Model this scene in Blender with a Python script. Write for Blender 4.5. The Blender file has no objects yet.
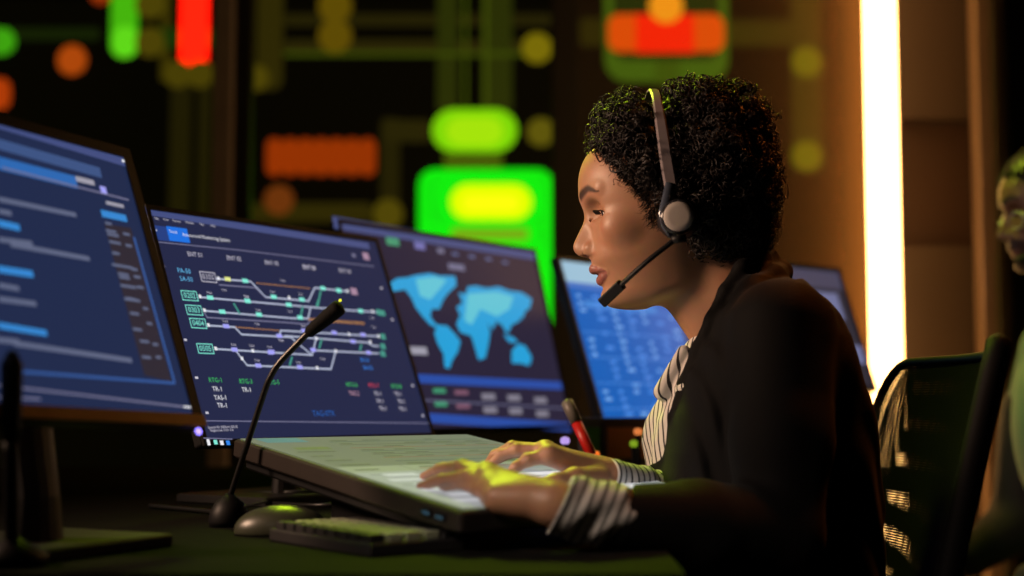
import bpy, math, random
import numpy as np
from mathutils import Vector

# ------------------------------------------------------------------ camera
FPX, CAM_Z = 1422.2, 0.92
PITCH = math.atan(112 / FPX)
CP, SP = math.cos(PITCH), math.sin(PITCH)
sc = bpy.context.scene
COL = sc.collection
cd = bpy.data.cameras.new('camera')
cam = bpy.data.objects.new('camera', cd); COL.objects.link(cam)
cam.location = (0, 0, CAM_Z)
cam.rotation_euler = (math.pi / 2 + PITCH, 0, 0)
cd.sensor_width = 36; cd.lens = FPX / 1024 * 36
cd.clip_start = 0.02; cd.clip_end = 60
cd.dof.use_dof = True; cd.dof.focus_distance = 1.68; cd.dof.aperture_fstop = 2.25
sc.camera = cam

# ------------------------------------------------------------------ light and exposure
sc.view_settings.view_transform = 'Standard'
sc.view_settings.look = 'None'
sc.view_settings.gamma = 1
sc.view_settings.use_curve_mapping = False
sc.view_settings.exposure = 0.0
sc.cycles.use_denoising = True
sc.cycles.max_bounces = 6
sc.cycles.sample_clamp_indirect = 4
wd = bpy.data.worlds.new('night_room'); sc.world = wd; wd.use_nodes = True
wd.node_tree.nodes['Background'].inputs[0].default_value = (0.9, 0.75, 0.6, 1)
wd.node_tree.nodes['Background'].inputs[1].default_value = 0.004

def area(name, loc, target, size, col, power, sy=None, spread=None):
    l = bpy.data.lights.new(name, 'AREA'); l.energy = power; l.color = col; l.size = size
    if sy: l.shape = 'RECTANGLE'; l.size_y = sy
    if spread: l.spread = math.radians(spread)
    o = bpy.data.objects.new(name, l); COL.objects.link(o); o.location = loc
    o.rotation_euler = (Vector(target) - Vector(loc)).to_track_quat('-Z', 'Y').to_euler()
    return o
area('green_ceiling_light', (-0.35, 2.85, 2.35), (0.16, 1.48, 0.88), 0.45, (0.68, 1.0, 0.02), 1.4, spread=30)
area('added_far_green_light', (0.45, 2.95, 2.1), (1.0, 2.55, 1.15), 0.3, (0.8, 1.0, 0.05), .7, spread=40)  # unseen lamp added to put lime light on the second operator
area('operator_key_light', (-1.25, 1.35, 1.45), (0.10, 1.6, 1.1), 0.30, (1.0, 0.64, 0.43), 4.5, spread=75)  # added unseen lamp, stands in for the monitors' glow on her face
area('near_key_light', (-0.60, 0.62, 1.45), (0.05, 1.36, 0.82), 0.25, (1.0, 0.78, 0.62), .2, spread=26)  # added unseen lamp that lifts the near cuff and hand
area('added_amber_rim_light', (0.95, 2.1, 2.6), (0.38, 1.68, 1.12), 0.3, (1.0, 0.24, 0.03), .35, spread=18)  # unseen lamp added for an orange rim on her shoulder

# ------------------------------------------------------------------ helpers
def at(px, py, Y):
    """point at distance Y in front of the camera seen at picture position (px, py)"""
    a = (px - 512) / FPX; b = -(py - 288) / FPX
    d = np.array([a, CP - b * SP, SP + b * CP])
    return np.array([0, 0, CAM_Z]) + d * (Y / d[1])

MATS = {}
def lin(c):
    return tuple(((v / 255) / 12.92 if v / 255 <= 0.04045 else ((v / 255 + 0.055) / 1.055) ** 2.4) for v in c)
def mat(name, col, rough=0.5, metal=0.0, emit=None, es=0.0, noise=0.0, nscale=40, bump=0.0, sheen=0.0, spec=0.5):
    if name in MATS: return MATS[name]
    m = bpy.data.materials.new(name); m.use_nodes = True; nt = m.node_tree
    b = nt.nodes['Principled BSDF']
    b.inputs['Base Color'].default_value = (*col, 1); b.inputs['Roughness'].default_value = rough
    b.inputs['Metallic'].default_value = metal; b.inputs['Specular IOR Level'].default_value = spec
    if sheen: b.inputs['Sheen Weight'].default_value = sheen
    if emit is not None:
        b.inputs['Emission Color'].default_value = (*emit, 1); b.inputs['Emission Strength'].default_value = es
    if noise or bump:
        n = nt.nodes.new('ShaderNodeTexNoise'); n.inputs['Scale'].default_value = nscale; n.inputs['Detail'].default_value = 4
        tc = nt.nodes.new('ShaderNodeTexCoord'); nt.links.new(tc.outputs['Object'], n.inputs['Vector'])
        if noise:
            mx = nt.nodes.new('ShaderNodeMix'); mx.data_type = 'RGBA'
            mx.inputs['A'].default_value = (*[max(0, c * (1 - noise)) for c in col], 1)
            mx.inputs['B'].default_value = (*[min(1, c * (1 + noise)) for c in col], 1)
            nt.links.new(n.outputs['Fac'], mx.inputs['Factor']); nt.links.new(mx.outputs['Result'], b.inputs['Base Color'])
        if bump:
            bp = nt.nodes.new('ShaderNodeBump'); bp.inputs['Strength'].default_value = bump; bp.inputs['Distance'].default_value = 0.002
            nt.links.new(n.outputs['Fac'], bp.inputs['Height']); nt.links.new(bp.outputs['Normal'], b.inputs['Normal'])
    MATS[name] = m
    return m

def tag(o, label=None, cat=None, group=None, kind=None):
    for k, v in (('label', label), ('category', cat), ('group', group), ('kind', kind)):
        if v: o[k] = v
    return o
def empty(name, loc=(0, 0, 0), label=None, cat=None, group=None):
    o = bpy.data.objects.new(name, None); COL.objects.link(o); o.location = Vector(loc); o.empty_display_size = .05
    bpy.context.view_layer.update()
    return tag(o, label, cat, group)

def link(name, V, Fc, mats, parent=None, smooth=False, mi=None, attrs=None):
    """one mesh object from world-space vertices; its origin is put at its parent's origin"""
    V = np.asarray(V, dtype=np.float64).reshape(-1, 3)
    me = bpy.data.meshes.new(name)
    off = np.array(parent_world(parent)) if parent else V.mean(0)
    if isinstance(Fc, np.ndarray):
        n = len(Fc); k = Fc.shape[1]
        me.vertices.add(len(V)); me.vertices.foreach_set('co', (V - off).astype(np.float32).ravel())
        me.loops.add(n * k); me.loops.foreach_set('vertex_index', Fc.astype(np.int32).ravel())
        me.polygons.add(n); me.polygons.foreach_set('loop_start', np.arange(0, n * k, k, dtype=np.int32))
        me.polygons.foreach_set('loop_total', np.full(n, k, dtype=np.int32))
        me.update(calc_edges=True); me.validate()
    else:
        me.from_pydata([tuple(v) for v in (V - off)], [], [tuple(f) for f in Fc]); me.update()
    if not isinstance(mats, (list, tuple)): mats = [mats]
    for m in mats: me.materials.append(m)
    if mi is not None: me.polygons.foreach_set('material_index', np.asarray(mi, dtype=np.int32))
    if smooth: me.polygons.foreach_set('use_smooth', np.ones(len(me.polygons), dtype=bool))
    for k, arr in (attrs or {}).items():
        if arr.ndim == 2:
            a = me.attributes.new(k, 'FLOAT_COLOR', 'POINT')
            a.data.foreach_set('color', np.concatenate([arr, np.ones((len(arr), 1))], 1).astype(np.float32).ravel())
        else:
            a = me.attributes.new(k, 'FLOAT', 'POINT'); a.data.foreach_set('value', arr.astype(np.float32))
    o = bpy.data.objects.new(name, me); COL.objects.link(o)
    if parent: o.parent = parent
    else: o.location = Vector(off)
    return o
def parent_world(p):
    v = np.zeros(3)
    while p is not None: v = v + np.array(p.location); p = p.parent
    return v

class MB:
    """collects shapes (world space) into one mesh"""
    def __init__(s): s.V = []; s.F = []; s.M = []; s.n = 0
    def add(s, V, Fc, m=0):
        V = [tuple(v) for v in V]
        s.V += V; s.F += [tuple(i + s.n for i in f) for f in Fc]; s.M += [m] * len(Fc); s.n += len(V); return s
    def box(s, c, ax, half, bev=0.0, m=0):
        """oriented box; ax = three unit vectors, edges rounded by bev"""
        c = np.array(c, float); ax = np.array(ax, float); h = np.array(half, float)
        bev = min(bev, *(h * .95)) if bev else 0
        if not bev:
            P = [c + ax[0] * h[0] * i + ax[1] * h[1] * j + ax[2] * h[2] * k for i in (-1, 1) for j in (-1, 1) for k in (-1, 1)]
            return s.add(P, [(0, 1, 3, 2), (4, 6, 7, 5), (0, 4, 5, 1), (2, 3, 7, 6), (0, 2, 6, 4), (1, 5, 7, 3)], m)
        ring = []
        N = 4
        for (sx, sy, a0) in ((1, 1, 0), (-1, 1, 90), (-1, -1, 180), (1, -1, 270)):
            for q in range(N + 1):
                a = math.radians(a0 + 90 * q / N)
                ring.append((sx * (h[0] - bev) + bev * math.cos(a), sy * (h[1] - bev) + bev * math.sin(a)))
        e = min(bev, h[2]) * .5
        P = []; L = [(-h[2], e), (-h[2] + e, 0), (h[2] - e, 0), (h[2], e)]
        for (z, ins) in L:
            for (x, y) in ring:
                kx = (h[0] - ins) / h[0]; ky = (h[1] - ins) / h[1]
                P.append(c + ax[0] * x * kx + ax[1] * y * ky + ax[2] * z)
        n = len(ring); Fc = [tuple(range(n - 1, -1, -1)), tuple(range(3 * n, 4 * n))]
        for l in range(3):
            for i in range(n):
                j = (i + 1) % n; Fc.append((l * n + i, l * n + j, (l + 1) * n + j, (l + 1) * n + i))
        return s.add(P, Fc, m)
    def tube(s, pts, r, seg=12, m=0, flat=1.0, up=None):
        """round tube through pts with radius (or list of radii)"""
        P = np.array(pts, float); n = len(P)
        R = np.full(n, r, float) if np.isscalar(r) else np.array(r, float)
        T = np.gradient(P, axis=0); T /= np.linalg.norm(T, axis=1)[:, None] + 1e-12
        a = np.array(up, float) if up is not None else (np.array([0, 0, 1.]) if abs(T[0][2]) < .9 else np.array([1., 0, 0]))
        V = []
        for i in range(n):
            b = np.cross(T[i], a); b /= np.linalg.norm(b) + 1e-12; a2 = np.cross(b, T[i])
            if up is None: a = a2
            for k in range(seg):
                t = 2 * math.pi * k / seg; V.append(P[i] + R[i] * (math.cos(t) * b + math.sin(t) * a2 * flat))
        Fc = [(i * seg + k, i * seg + (k + 1) % seg, (i + 1) * seg + (k + 1) % seg, (i + 1) * seg + k) for i in range(n - 1) for k in range(seg)]
        Fc += [tuple(range(seg - 1, -1, -1)), tuple(range((n - 1) * seg, n * seg))]
        return s.add(V, Fc, m)
    def lathe(s, c, axis, prof, seg=28, m=0):
        """profile (r, h) turned about axis from centre c"""
        axis = np.array(axis, float); axis /= np.linalg.norm(axis); c = np.array(c, float)
        a = np.cross(axis, [0, 0, 1.] if abs(axis[2]) < .9 else [1., 0, 0]); a /= np.linalg.norm(a); b = np.cross(axis, a)
        V = [c + axis * h + r * (math.cos(2 * math.pi * k / seg) * a + math.sin(2 * math.pi * k / seg) * b) for (r, h) in prof for k in range(seg)]
        n = len(prof)
        Fc = [(i * seg + k, i * seg + (k + 1) % seg, (i + 1) * seg + (k + 1) % seg, (i + 1) * seg + k) for i in range(n - 1) for k in range(seg)]
        Fc += [tuple(range(seg - 1, -1, -1)), tuple(range((n - 1) * seg, n * seg))]
        return s.add(V, Fc, m)
    def build(s, name, mats, parent=None, smooth=False):
        return link(name, s.V, s.F, mats, parent, smooth, s.M)
EYE3 = np.eye(3)
def wbox(c, half, bev=0.0): return MB().box(c, EYE3, half, bev)
def curve(pts, n=24):
    """smooth path through control points (Catmull-Rom)"""
    P = np.array(pts, float); P = np.vstack([2 * P[0] - P[1], P, 2 * P[-1] - P[-2]]); out = []
    for i in range(1, len(P) - 2):
        for t in np.linspace(0, 1, n, endpoint=(i == len(P) - 3)):
            a, b, c, d = P[i - 1:i + 3]
            out.append(.5 * ((2 * b) + (c - a) * t + (2 * a - 5 * b + 4 * c - d) * t * t + (3 * b - a - 3 * c + d) * t ** 3))
    return np.array(out)

# ------------------------------------------------------------------ solid modelling on a distance grid
class Vol:
    def __init__(s, lo, hi, h):
        s.lo = np.array(lo, float); s.h = h; s.n = np.ceil((np.array(hi) - s.lo) / h).astype(int) + 1
        s.D = np.full(s.n, 1.0, np.float32)
    def sub(s, lo, hi):
        a = np.clip(np.floor((np.array(lo) - s.lo) / s.h).astype(int), 0, s.n); b = np.clip(np.ceil((np.array(hi) - s.lo) / s.h).astype(int) + 1, 0, s.n)
        sl = tuple(slice(int(i), int(j)) for i, j in zip(a, b))
        g = [s.lo[k] + s.h * np.arange(a[k], b[k]) for k in range(3)]
        return sl, g[0][:, None, None], g[1][None, :, None], g[2][None, None, :]
    def uni(s, sl, d, k):
        a = s.D[sl]; d = d.astype(np.float32)
        if k > 0:
            hh = np.clip(.5 + .5 * (a - d) / k, 0, 1); s.D[sl] = a * (1 - hh) + d * hh - k * hh * (1 - hh)
        else: s.D[sl] = np.minimum(a, d)
    def cut(s, sl, d, k):
        """remove the region where d < 0"""
        a = s.D[sl]; d = (-d).astype(np.float32)
        if k > 0:
            hh = np.clip(.5 - .5 * (a - d) / k, 0, 1); s.D[sl] = a * (1 - hh) + d * hh + k * hh * (1 - hh)
        else: s.D[sl] = np.maximum(a, d)
    def cap(s, A, B, ra, rb=None, k=.006, cut=False):
        rb = ra if rb is None else rb; A = np.array(A, float); B = np.array(B, float); m = max(ra, rb) + k + 3 * s.h
        sl, X, Y, Z = s.sub(np.minimum(A, B) - m, np.maximum(A, B) + m)
        ab = B - A; L = ab @ ab + 1e-12
        t = np.clip(((X - A[0]) * ab[0] + (Y - A[1]) * ab[1] + (Z - A[2]) * ab[2]) / L, 0, 1)
        d = np.sqrt((X - A[0] - t * ab[0]) ** 2 + (Y - A[1] - t * ab[1]) ** 2 + (Z - A[2] - t * ab[2]) ** 2) - (ra + (rb - ra) * t)
        (s.cut if cut else s.uni)(sl, d, k)
    def chain(s, pts, rad, k=.006):
        for i in range(len(pts) - 1): s.cap(pts[i], pts[i + 1], rad[i], rad[i + 1], k)
    def ell(s, c, r, ax=EYE3, k=.006, cut=False):
        c = np.array(c, float); r = np.array(r, float); m = r.max() + k + 3 * s.h
        sl, X, Y, Z = s.sub(c - m, c + m); x, y, z = X - c[0], Y - c[1], Z - c[2]
        q = [(x * a[0] + y * a[1] + z * a[2]) for a in ax]
        k0 = np.sqrt(sum((q[i] / r[i]) ** 2 for i in range(3))); k1 = np.sqrt(sum((q[i] / r[i] ** 2) ** 2 for i in range(3)))
        (s.cut if cut else s.uni)(sl, k0 * (k0 - 1) / np.maximum(k1, 1e-6), k)
    def plane(s, c, n, k=.002):
        """keep the side of the plane opposite to n"""
        n = np.array(n, float); n /= np.linalg.norm(n)
        sl, X, Y, Z = s.sub(s.lo, s.lo + s.h * s.n)
        s.cut(sl, -((X - c[0]) * n[0] + (Y - c[1]) * n[1] + (Z - c[2]) * n[2]), k)
    def all(s): return s.sub(s.lo, s.lo + s.h * (s.n + 1))
    def mesh(s):
        D = s.D; ins = D < 0; nx, ny, nz = D.shape
        c = np.zeros((nx - 1, ny - 1, nz - 1), np.int8)
        for i in (0, 1):
            for j in (0, 1):
                for k in (0, 1): c += ins[i:nx - 1 + i, j:ny - 1 + j, k:nz - 1 + k]
        act = np.argwhere((c > 0) & (c < 8)); idx = np.full(c.shape, -1, np.int64); idx[tuple(act.T)] = np.arange(len(act))
        acc = np.zeros((len(act), 3)); cnt = np.zeros(len(act))
        cor = [(i, j, k) for i in (0, 1) for j in (0, 1) for k in (0, 1)]
        for a in cor:
            for ax in range(3):
                if a[ax]: continue
                b = list(a); b[ax] = 1
                da = D[tuple((act + a).T)].astype(float); db = D[tuple((act + b).T)].astype(float)
                x = (da < 0) != (db < 0); t = np.where(x, da / np.where(x, da - db, 1), 0)
                p = np.array(a, float)[None] + 0 * act; p[:, ax] = t
                acc += p * x[:, None]; cnt += x
        V = s.lo + s.h * (act + acc / cnt[:, None])
        Q = []
        for ax in range(3):
            o1, o2 = [(1, 2), (2, 0), (0, 1)][ax]
            sa = [slice(0, -1)] * 3; sb = [slice(0, -1)] * 3; sb[ax] = slice(1, None)
            for o in (o1, o2): sa[o] = slice(1, -1); sb[o] = slice(1, -1)
            sa[ax] = slice(0, -1)
            x = ins[tuple(sa)] != ins[tuple(sb)]; e = np.argwhere(x); e[:, o1] += 1; e[:, o2] += 1
            fl = ins[tuple(e.T)]
            d1 = np.zeros(3, int); d1[o1] = 1; d2 = np.zeros(3, int); d2[o2] = 1
            q = np.stack([idx[tuple((e - d1 - d2).T)], idx[tuple((e - d2).T)], idx[tuple(e.T)], idx[tuple((e - d1).T)]], 1)
            q[~fl] = q[~fl][:, ::-1]; Q.append(q[(q >= 0).all(1)])
        return V, np.concatenate(Q)
def relax(V, Q, it=2, f=.5):
    """light smoothing of a grid surface"""
    e = np.concatenate([Q[:, [0, 1]], Q[:, [1, 2]], Q[:, [2, 3]], Q[:, [3, 0]]]); e = np.concatenate([e, e[:, ::-1]])
    n = np.bincount(e[:, 0], minlength=len(V))[:, None]
    for _ in range(it):
        for w in (f, -f * 1.02):
            S = np.stack([np.bincount(e[:, 0], weights=V[e[:, 1], k], minlength=len(V)) for k in range(3)], 1)
            V = V + w * (S / np.maximum(n, 1) - V)
    return V
def vnormals(V, Q):
    n = np.cross(V[Q[:, 2]] - V[Q[:, 0]], V[Q[:, 3]] - V[Q[:, 1]]); N = np.zeros_like(V)
    for k in range(4):
        for a in range(3): N[:, a] += np.bincount(Q[:, k], weights=n[:, a], minlength=len(V))
    return N / (np.linalg.norm(N, axis=1)[:, None] + 1e-12)
def join(parts):
    V = []; Q = []; n = 0
    for v, q in parts: V.append(v); Q.append(q + n); n += len(v)
    return np.concatenate(V), np.concatenate(Q)
M1 = dict(o=[-0.5463, 0.9558, 0.9169], r=[0.4931, 0.8687, -0.0465], u=[-0.3177, 0.2296, 0.92], w=0.5000, h=0.3100)
M2 = dict(o=[-0.3801, 1.7632, 0.864], r=[0.5651, 0.825, 0.0], u=[-0.2926, 0.2004, 0.935], w=0.4685, h=0.3300)
M3 = dict(o=[-0.2228, 2.3366, 0.8637], r=[0.575, 0.8182, 0.0], u=[-0.1965, 0.1381, 0.9707], w=0.5968, h=0.3729)
M4 = dict(o=[0.1638, 2.5711, 0.8741], r=[0.6164, 0.7874, 0.0], u=[-0.248, 0.1941, 0.9491], w=0.5400, h=0.3300)
SL = dict(o=[-0.0463, 1.2998, 0.8198], r=[0.7865, 0.6175, 0.0], u=[-0.6127, 0.7804, 0.1245], w=0.3365, h=0.4500)
O1 = [
 ('L','steel',0.016,[(0.3185,0.302),(0.4917,0.2954)]),
 ('L','steel3',0.012,[(0.3206,0.276),(0.4448,0.272)]),
 ('L','blue1',0.014,[(0.315,0.2546),(0.4067,0.2534)]),
 ('L','line',0.002,[(0.3139,0.2504),(0.4786,0.2469)]),
 ('R','grey2',0.4118,0.2547,0.4358,0.2607),
 ('R','lilac',0.4422,0.2479,0.4502,0.2559),
 ('R','grey2',0.4452,0.2356,0.4692,0.2396),
 ('R','cyanb',0.4347,0.2197,0.4687,0.2277),
 ('P','panel',[(0.4349,0.2122),(0.4713,0.2134),(0.4708,0.0461),(0.4355,0.0505)]),
 ('L','txt',0.005,[(0.3091,0.215),(0.3978,0.2153)]),
 ('L','txt',0.005,[(0.298,0.1724),(0.333,0.1742)]),
 ('L','txt',0.005,[(0.3099,0.1694),(0.4007,0.1687)]),
 ('L','txt',0.005,[(0.2858,0.1256),(0.3045,0.125)]),
 ('L','txt',0.005,[(0.2822,0.1119),(0.3202,0.1119)]),
 ('L','txt',0.005,[(0.3058,0.2022),(0.3165,0.2022)]),
 ('L','cyanb',0.007,[(0.3024,0.1893),(0.3216,0.1887)]),
 ('L','cyanb',0.007,[(0.29,0.1418),(0.3242,0.142)]),
 ('L','cyanb',0.006,[(0.2755,0.086),(0.324,0.0837)]),
 ('L','txt',0.005,[(0.2873,0.0703),(0.4221,0.0649)]),
 ('R','txt',0.4365,0.2117,0.4449,0.2147),
 ('R','txt',0.4353,0.1994,0.4507,0.2024),
 ('R','txt',0.4347,0.2034,0.4487,0.2064),
 ('R','txt',0.4351,0.191,0.4505,0.194),
 ('R','txt',0.4351,0.1788,0.4449,0.1818),
 ('R','txt',0.4308,0.1654,0.4588,0.1684),
 ('R','txt',0.4363,0.1527,0.4503,0.1557),
 ('R','txt',0.4359,0.1564,0.4499,0.1594),
 ('R','txt',0.4349,0.1435,0.4559,0.1465),
 ('R','txt',0.4353,0.1291,0.4563,0.1321),
 ('R','txt',0.4578,0.2035,0.4668,0.2065),
 ('R','txt',0.4567,0.1905,0.4657,0.1935),
 ('R','txt',0.4554,0.1641,0.4644,0.1671),
 ('R','txt',0.4568,0.156,0.4658,0.159),
 ('R','txt',0.4573,0.1447,0.4663,0.1477),
 ('R','txt',0.4379,0.1301,0.4499,0.1331),
 ('R','txt',0.438,0.1142,0.45,0.1172),
 ('R','txt',0.4363,0.0972,0.4483,0.1002),
 ('R','txt',0.4416,0.0851,0.4536,0.0881),
 ('R','txt',0.4386,0.0682,0.4506,0.0712),
 ('R','txt',0.4576,0.1214,0.4646,0.1244),
 ('R','txt',0.4576,0.1054,0.4646,0.1084),
 ('R','txt',0.4582,0.0832,0.4652,0.0862),
 ('R','txt',0.4576,0.0695,0.4646,0.0725),
 ('L','blue2',0.003,[(0.4719,0.2023),(0.4743,0.0463)]),
 ('L','blue2',0.003,[(0.2855,0.0437),(0.4737,0.0447)]),
 ('L','line',0.002,[(0.2556,0.0295),(0.4926,0.0196)]),
 ('R','white',0.478,0.0192,0.488,0.0212),
 ('R','white',0.4709,0.3021,0.4769,0.3051),
 ('R','white',0.4827,0.3039,0.4887,0.3069),
 ('R','white',0.4843,0.2921,0.4903,0.2951),
]
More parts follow.
